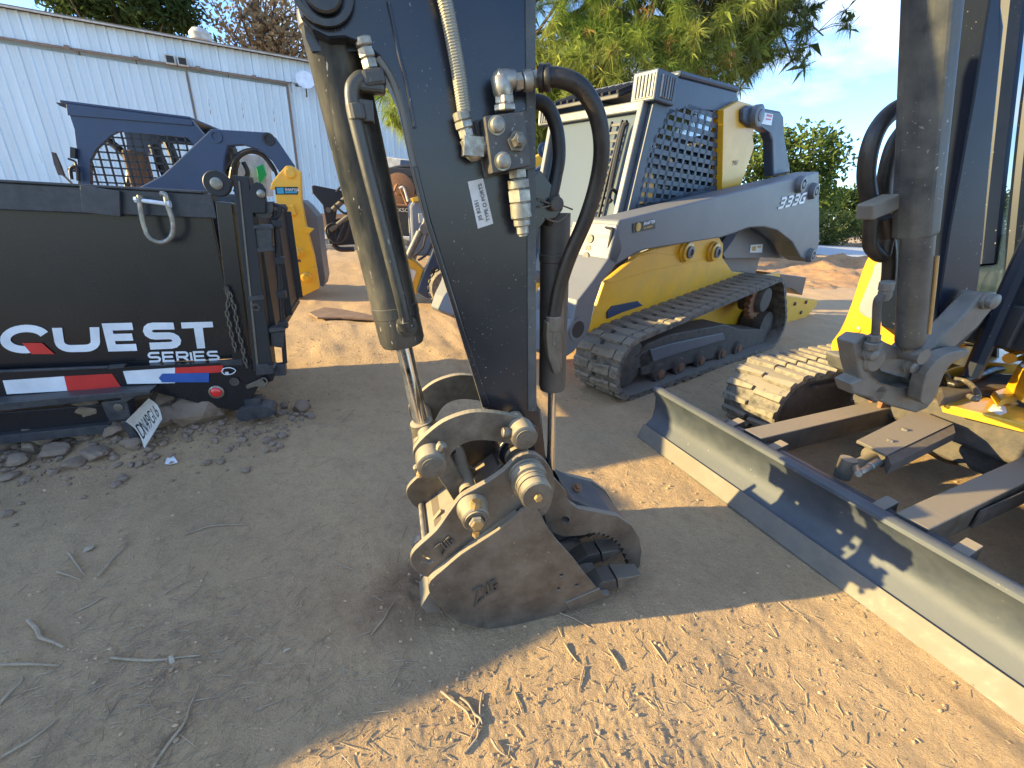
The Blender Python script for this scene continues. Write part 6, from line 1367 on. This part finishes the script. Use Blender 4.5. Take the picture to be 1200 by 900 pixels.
# ------------------------------------------------------------------ navy loader behind the trailer
K_ = Plane((-3.0, 6.4), (1, .27))
kl = thing('skid_steer', 'navy and yellow skid steer with mesh-guarded cab behind the black trailer', 'skid steer', (-4.2, 6.6, 0))
def kpl(pts, o, th, m_, name, par=None, bevel=.008, k=0): return mk(name, pxplate(K_, pts, o, th, k=k), m_, par or kl, bevel=bevel)
kcab = px2(K_, [(77, 121), (224, 140), (241, 160), (228, 240), (92, 240), (90, 175), (87, 151)], .35)
kwin = px2(K_, [(106, 216), (105, 188), (112, 175), (130, 158), (138, 154), (219, 161), (226, 168), (225, 182), (196, 216), (150, 222)], .35)
kc = mk('cab', prism([K_.g(a, z, .35) for a, z in kcab], K_.a*.06, [[K_.g(a, z, .35) for a, z in kwin]]), 'navy_paint', kl, bevel=.008)
mk('cab', prism([K_.g(a, z, 1.5) for a, z in kcab], K_.a*.06, [[K_.g(a, z, 1.5) for a, z in kwin]]), 'navy_paint', kl, bevel=.008)
wa = np.array(kwin); wc = wa.mean(0); kb = [tuple(wc+(q-wc)*1.04) for q in wa]; mn = wa.min(0); mxx = wa.max(0)
mk('window_guard', grid(K_, kb, .36, (mn[0]-.02, mn[1]-.02), (mxx[0]-mn[0]+.04)/13, (mxx[1]-mn[1]+.04)/8, .020, .020, .014, 14, 9), 'black_matte', kc)
mk('cab_roof', prism([K_.g(kcab[0][0]-.05, kcab[0][1]+.0, .33), K_.g(kcab[1][0], kcab[1][1], .33), K_.g(kcab[1][0], kcab[1][1], 1.58), K_.g(kcab[0][0]-.05, kcab[0][1], 1.58)], Z*.03), 'navy_paint', kc, bevel=.01)
mk('roof_lip', pxplate(K_, [(77, 121), (224, 140), (226, 147), (79, 135)], .33, .02), 'navy_paint', kc, bevel=.004)
mk('visor', pxplate(K_, [(65, 120), (78, 121), (78, 127), (70, 124)], .5, .7), 'black_matte', kc)
mk('cab_frame', J(tube([K_.w(150, 225, .9), K_.w(152, 190, .9), K_.w(128, 165, .9)], .05, 8), tube([K_.w(180, 170, 1.0), K_.w(200, 215, 1.0)], .07, 8), tube([K_.w(196, 165, 1.2), K_.w(210, 200, 1.2)], .06, 8)), 'black_matte', kc, smooth=True)
mk('seat', J(boxv(K_.w(150, 232, .9), K_.u*.2, K_.a*.22, Z*.08), boxv(K_.w(165, 205, .9), K_.u*.07, K_.a*.22, Z*.3)), 'wood_board', kc, bevel=.03)
mk('mirror', J(pxplate(K_, [(60, 178), (64, 179), (71, 195), (75, 206), (68, 205), (63, 192)], .1, .03), tube(K_.W([(74, 205), (84, 215), (90, 222)], .12), .012, 6)), 'under_steel', kl)
mk('cab_lamp', J(pxplate(K_, [(82, 172), (88, 174), (88, 186), (82, 185)], .3, .12), tube(K_.W([(80, 186), (88, 190), (88, 200), (80, 198)], .3), .014, 6), tube(K_.W([(84, 210), (83, 198), (90, 196), (92, 212)], .3), .02, 6)), 'black_matte', kl)
ka = kpl([(120, 260), (150, 226), (190, 205), (247, 151), (313, 155), (322, 161), (345, 195), (330, 206), (319, 189), (304, 176), (285, 170), (267, 171), (263, 187), (260, 225), (262, 260)], .05, .10, 'navy_paint', 'loader_arm', bevel=.015)
0 and mk('far_arm', locplate(K_, px2(K_, [(190, 205), (247, 151), (313, 155), (322, 161), (345, 195), (330, 206), (319, 189), (304, 176), (285, 170), (267, 171), (263, 187), (260, 225)], .05), 1.6, .1), 'navy_paint', kl, bevel=.015)
for x, y in ((315, 163), (253, 160)):
    q = K_.w(x, y, .05); mk('pin_bore', J(ringv(q, -K_.a, .075, .045, .02, 22), lathe(q, -K_.a, [(0, .045), (.004, .045)], 16)), 'black_matte' if x > 300 else 'navy_paint', ka, smooth=True)
mk('arm_hoses', J(tube(K_.W([(270, 215), (275, 190), (290, 178), (308, 182), (322, 200)], .2), .03, 8), tube(K_.W([(265, 200), (280, 180), (300, 176), (318, 192), (326, 210)], .3), .022, 8), tube(K_.W([(262, 230), (275, 205), (272, 180)], .25), .035, 8), tube(K_.W([(275, 225), (290, 205), (285, 190)], .35), .03, 8)), 'rubber_hose', kl, smooth=True)
kpl([(256, 175), (272, 172), (276, 190), (268, 215), (258, 218)], .3, .2, 'under_steel', 'valve_bank')
kpl([(275, 180), (310, 182), (315, 230), (280, 230)], 1.0, .3, 'tank_white', 'counter_panel')
kpl([(300, 196), (308, 192), (312, 204), (304, 216)], .9, .05, 'green_decal', 'green_panel')
ky = kpl([(324, 206), (335, 194), (341, 194), (352, 201), (353, 236), (358, 262), (368, 300), (374, 338), (360, 345), (341, 354), (336, 345), (331, 311), (326, 262), (322, 222), (316, 222), (318, 214)], -.05, .12, 'yellow_paint', 'rear_frame', bevel=.012)
q = K_.w(340, 203, -.05); mk('pivot', lathe(q, -K_.a, [(0, .07), (.015, .07), (.02, .05), (.028, .05)], 20), 'yellow_paint', ky, smooth=True)
mk('dealer_decal', pxplate(K_, [(322, 219), (349, 219), (349, 228), (323, 228)], -.056, .004), 'decal_black', ky)
mk('decal_emblem', pxplate(K_, [(324, 220), (332, 220), (333, 227), (325, 227)], -.060, .003), 'decal_teal', ky)
mk('decal_emblem', pxplate(K_, [(334, 224), (348, 224), (348, 226.5), (334, 226.5)], -.060, .003), 'decal_teal', ky)
textobj('decal_lettering', 'SHAFTER', K_.w(334, 223.3, -.062), K_.u, Z, .032, 'decal_white', ky, bold=.01)
for x, y in ((349, 296), (359, 325)):
    q = K_.w(x, y, -.05); mk('pivot', lathe(q, -K_.a, [(0, .08), (.02, .075), (.03, .05), (.07, .045), (.075, .02)], 18), 'yellow_paint', ky, smooth=True)
mk('bracket', J(pxplate(K_, [(334, 242), (343, 240), (347, 252), (335, 253)], -.10, .06), pxplate(K_, [(356, 265), (368, 268), (362, 274), (357, 273)], -.08, .05), pxplate(K_, [(366, 313), (372, 315), (371, 320), (367, 318)], -.08, .05)), 'yellow_paint', ky, bevel=.006)
mk('hose_loop', tube(K_.W([(324, 242), (330, 240), (336, 243), (334, 249), (328, 250)], -.14), .012, 6), 'black_matte', ky, smooth=True)
kpl([(353, 234), (360, 240), (372, 254), (376, 290), (381, 326), (379, 336), (372, 334), (362, 280)], .3, .5, 'graphite_paint', 'rear_bumper')
mk('slot', pxplate(K_, [(342, 304), (352, 304), (353, 307), (343, 307)], -.053, .004), 'under_steel', ky)
mk('body', boxv(K_.g(-1.3, .75, .9), K_.u*.8, K_.a*.6, Z*.40), 'yellow_paint', kl, bevel=.03)
for s in (-1.7, -.75):
    w_ = mk('wheel', lathe(K_.g(s, .38, .1), K_.a, [(0, .2), (.0, .34), (.04, .38), (.26, .38), (.30, .34)], 30), 'track_rubber', kl, smooth=True)
    mk('rim', lathe(K_.g(s, .38, .09), K_.a, [(0, .08), (.01, .2), (.05, .2)], 20), 'yellow_paint', w_, smooth=True)

# ------------------------------------------------------------------ loader seen between the cylinder and the stick
C_ = Plane((-1.05, 6.3), (1, .28))
cl2 = thing('skid_steer', 'small blue-grey skid steer half hidden between the bucket cylinder and the stick', 'skid steer', (-.6, 6.6, 0))
def cpl(pts, o, th, m_, name, par=None, bevel=.008, k=0): return mk(name, pxplate(C_, pts, o, th, k=k), m_, par or cl2, bevel=bevel)
cow = cpl([(480, 241), (484, 236), (506, 230), (560, 226), (580, 300), (520, 300), (483, 300)], .35, .9, 'mat_grey', 'cowl', bevel=.04)
cpl([(490, 250), (499, 249), (499, 261), (491, 262)], .335, .02, 'tank_white', 'lamp', cow, bevel=.01)
cpl([(482, 232), (506, 226), (560, 224), (560, 230), (506, 233), (484, 237)], .3, .8, 'yellow_paint', 'top_cover')
ca = cpl([(488, 342), (496, 320), (505, 300), (512, 280), (520, 262), (560, 240), (600, 215), (640, 190), (668, 176), (668, 200), (640, 215), (580, 262), (540, 300), (524, 322), (516, 345), (500, 350)], .0, .12, 'navy_paint', 'loader_arm', bevel=.02)
q = C_.w(510, 319, -.005); mk('pin_bore', J(ringv(q, -C_.a, .07, .045, .02, 20), lathe(q, -C_.a, [(0, .045), (.004, .045)], 16)), 'black_matte', ca, smooth=True)
cpl([(469, 300), (486, 306), (497, 316), (488, 346), (476, 345), (466, 322)], .05, .4, 'yellow_paint', 'front_box', bevel=.02)
cpl([(478, 313), (488, 318), (480, 343), (472, 340)], .03, .02, 'tank_white', 'front_plate')
mk('lift_cylinder', J(cyl(C_.w(478, 302, -.05), C_.w(492, 272, -.05), .05, 14), cyl(C_.w(492, 272, -.05), C_.w(505, 246, -.05), .03, 12), lathe(C_.w(498, 268, -.08), -C_.a, [(0, .07), (.04, .07)], 14)), 'cast_grey', cl2, smooth=True)
mk('hoses', J(*[tube(C_.W(p, -.1), .018, 6) for p in ([(500, 250), (512, 235), (525, 228)], [(497, 258), (503, 242), (520, 232)], [(485, 300), (495, 290), (500, 275), (515, 268)], [(490, 305), (500, 298), (506, 285)], [(505, 290), (515, 275), (520, 260)])]), 'rubber_hose', cl2, smooth=True)
for x, y in ((527, 339), (610, 330)):
    s, z = C_.l(x, y, -.08); wh_ = mk('wheel', lathe(C_.g(s, .29, .12), -C_.a, [(0, .22), (.02, .29), (.2, .29), (.25, .26), (.25, .18)], 30), 'track_rubber', cl2, smooth=True)
    mk('tread', J(*[boxv(C_.g(s+.29*math.cos(t), .29+.29*math.sin(t), .02), nrm(C_.u*math.cos(t)+Z*math.sin(t))*.02, C_.a*.10, nrm(-C_.u*math.sin(t)+Z*math.cos(t))*.022) for t in np.linspace(0, 6.28, 21)[:-1]]), 'track_rubber', wh_)
    mk('rim', lathe(C_.g(s, .29, -.12), C_.a, [(0, .06), (.01, .16), (.03, .17)], 18), 'under_steel', wh_, smooth=True)
cpl([(560, 215), (668, 165), (668, 260), (560, 290)], .5, .6, 'yellow_paint', 'rear_frame')
q = C_.w(638, 176, -.02); mk('pivot', lathe(q, -C_.a, [(0, .10), (.03, .10), (.035, .05), (.06, .05)], 18), 'navy_paint', ca, smooth=True)
cpl([(590, 240), (645, 205), (650, 330), (590, 330)], .3, .5, 'navy_paint', 'engine_housing')

# ------------------------------------------------------------------ work trailer with hose reel and tank
D_ = Plane((-3.0, 10.2), (1, .05))
wt = thing('work_trailer', 'low work trailer carrying a rusty hose reel and a white tank beyond the cylinder', 'trailer', (-2.6, 10.6, 0))
def dpl(pts, o, th, m_, name, par=None, bevel=.01): return mk(name, pxplate(D_, pts, o, th), m_, par or wt, bevel=bevel)
dpl([(372, 275), (560, 279), (560, 284), (372, 280)], .0, .08, 'tank_white', 'frame_rail')
dpl([(372, 286), (560, 292), (560, 297), (372, 291)], -.1, .08, 'mat_grey', 'frame_rail')
for x in (380, 430, 466): dpl([(x, 278), (x+3, 278), (x+3, 294), (x, 294)], .02, .05, 'mat_grey', 'upright')
dpl([(372, 250), (560, 254), (560, 276), (372, 272)], 1.6, .05, 'wood_board', 'side_board')
bx = dpl([(453, 239), (482, 241), (520, 243), (520, 278), (456, 276)], .3, 1.0, 'black_matte', 'tool_box', bevel=.02)
textobj('box_lettering', 'JACKSON', D_.w(456, 247.5, .29), D_.u, Z, .085, 'tank_white', bx, xs=1.1)
w_ = mk('wheel', lathe(D_.w(472, 297, -.05), -D_.a, [(-.2, .30), (0, .32), (.02, .28), (.02, .18)], 26), 'track_rubber', wt, smooth=True)
mk('rim', J(lathe(D_.w(472, 297, -.08), -D_.a, [(0, .19), (.02, .17), (-.01, .08), (.03, .06)], 20)), 'tank_white', w_, smooth=True)
rl = mk('hose_reel', J(lathe(D_.w(468, 222, .2), -D_.a, [(-.35, .33), (-.33, .33), (-.33, .2), (-.02, .2), (-.02, .34), (0, .34), (.01, .30), (.02, .12), (.05, .10)], 30), tube(D_.W([(455, 240), (466, 215), (477, 240)], -.02), .03, 6, smoothp=False), tube(D_.W([(450, 240), (480, 241)], -.02), .03, 6, smoothp=False)), 'rust', wt, smooth=True)
mk('reel_bracket', tube(D_.W([(468, 221), (473, 220), (478, 236)], -.08), .025, 6), 'tank_white', rl)
dpl([(470, 228), (505, 226), (505, 238), (482, 240)], .4, .2, 'yellow_paint', 'yellow_cover')
tk = dpl([(443, 182), (500, 190), (506, 206), (446, 202)], 1.0, 1.6, 'tank_white', 'white_tank', bevel=.06)
dpl([(446, 200), (506, 204), (506, 240), (447, 238)], 1.4, 1.2, 'under_steel', 'tank_stand')
dpl([(469, 187), (480, 188), (486, 202), (468, 200)], .7, .3, 'navy_paint', 'engine_box')
mk('pump_unit', J(boxv(D_.w(482, 204, .5), D_.u*.5, D_.a*.2, Z*.10), boxv(D_.w(484, 214, .5), D_.u*.38, D_.a*.2, Z*.14), tube(D_.W([(448, 208), (460, 198), (485, 196), (500, 206)], .4), .05, 8)), 'black_matte', wt, bevel=.02)
mk('mesh_guard', J(*[bar(D_.w(x, 208, .25), D_.w(x, 232, .25), .015, .02) for x in range(480, 505, 4)], *[bar(D_.w(478, y, .25), D_.w(505, y+1, .25), .015, .02) for y in range(210, 232, 5)]), 'under_steel', wt)
# implement with black frame and hoses left of the cylinder
im = thing('hydraulic_implement', 'black hydraulic implement frame with tangled hoses left of the bucket cylinder', 'implement', (-4.2, 9.0, 0))
G_ = Plane((-4.2, 8.9), (1, .25))
mk('frame', J(pxplate(G_, [(365, 218), (368, 217), (403, 224), (410, 232), (396, 234), (392, 262), (397, 286), (386, 286), (382, 262), (378, 240), (366, 226)], 0, .10), pxplate(G_, [(388, 258), (420, 250), (424, 286), (392, 288)], .3, .25)), 'black_matte', im, bevel=.012)
mk('cylinder', J(cyl(G_.w(390, 246, -.05), G_.w(410, 228, -.05), .05, 12), cyl(G_.w(387, 270, -.08), G_.w(410, 252, -.08), .045, 12), lathe(G_.w(385, 246, -.02), -G_.a, [(0, .05), (.03, .05)], 10)), 'pin_steel', im, smooth=True)
mk('hoses', J(*[tube(G_.W(p, -.1), .022, 8) for p in ([(394, 225), (402, 218), (410, 228), (404, 240)], [(385, 280), (382, 268), (390, 262), (400, 268), (398, 280)], [(392, 240), (404, 250), (412, 244)], [(384, 276), (392, 284), (404, 280), (410, 262)], [(396, 234), (410, 240), (414, 256)])]), 'rubber_hose', im, smooth=True)
mk('skid', J(tube(G_.W([(390, 286), (398, 292), (415, 292)], .1), .05, 8), tube(G_.W([(404, 262), (396, 282)], -.1), .03, 8)), 'black_matte', im, smooth=True)
# flat scrap of board on the ground behind the trailer
q = [gnd(x, y, .03) for x, y in [(362, 366), (380, 360), (400, 362), (436, 369), (440, 374), (400, 372), (372, 372)]]
o = mk('scrap_board', prism(q, -Z*.02), 'wood_board', org=(q[0][0], q[0][1], 0)); tag(o, 'thin weathered board lying on the dirt behind the bucket cylinder', 'board')

# ------------------------------------------------------------------ unseen skip shape added at the left, made up to shade the yard
SK = Plane((-3.98, .50), (.857, .515))
skp = thing('shade_caster', 'added unseen shade caster shaped as a low grey skip beyond the left edge', 'shade caster', (-4.6, .4, 0))
pr = [(-2.6, 1.12), (0, 1.12), (-.25, .12), (-2.35, .12)]
shell_ = []
for o in (0, 1.25): shell_.append(prism([SK.g(a, z, o) for a, z in pr], SK.a*.02))
mk('side', J(shell_[0]), 'graphite_paint', skp); mk('side', J(shell_[1]), 'graphite_paint', skp)
mk('end', prism([SK.g(0, 1.12, .02), SK.g(-.25, .12, .02), SK.g(-.25, .12, 1.25), SK.g(0, 1.12, 1.25)], -SK.u*.02), 'graphite_paint', skp)
mk('end', prism([SK.g(-2.6, 1.12, .02), SK.g(-2.35, .12, .02), SK.g(-2.35, .12, 1.25), SK.g(-2.6, 1.12, 1.25)], SK.u*.02), 'graphite_paint', skp)
mk('base', boxv(SK.g(-1.3, .06, .63), SK.u*1.04, SK.a*.6, Z*.06), 'graphite_paint', skp)
mk('rim', J(bar(SK.g(-2.63, 1.12, 0), SK.g(.03, 1.12, 0), .08, .08), bar(SK.g(-2.63, 1.12, 1.27), SK.g(.03, 1.12, 1.27), .08, .08), bar(SK.g(0, 1.12, 0), SK.g(0, 1.12, 1.27), .08, .08), bar(SK.g(-2.6, 1.12, 0), SK.g(-2.6, 1.12, 1.27), .08, .08)), 'graphite_paint', skp, bevel=.01)
mk('load', boxv(SK.g(-1.3, .98, .63), SK.u*1.15, SK.a*.58, Z*.03), 'dirt', skp)

for k, (a, o, s) in enumerate(((-.35, .75, .50), (-1.1, .65, .55), (-1.9, .7, .5))):
    mk('shade_heap', blob(3, SK.g(a, 1.10, o), s, 1500+k, .72), 'mound_dirt', skp)  # heap added to raise the caster's outline and lengthen its shade
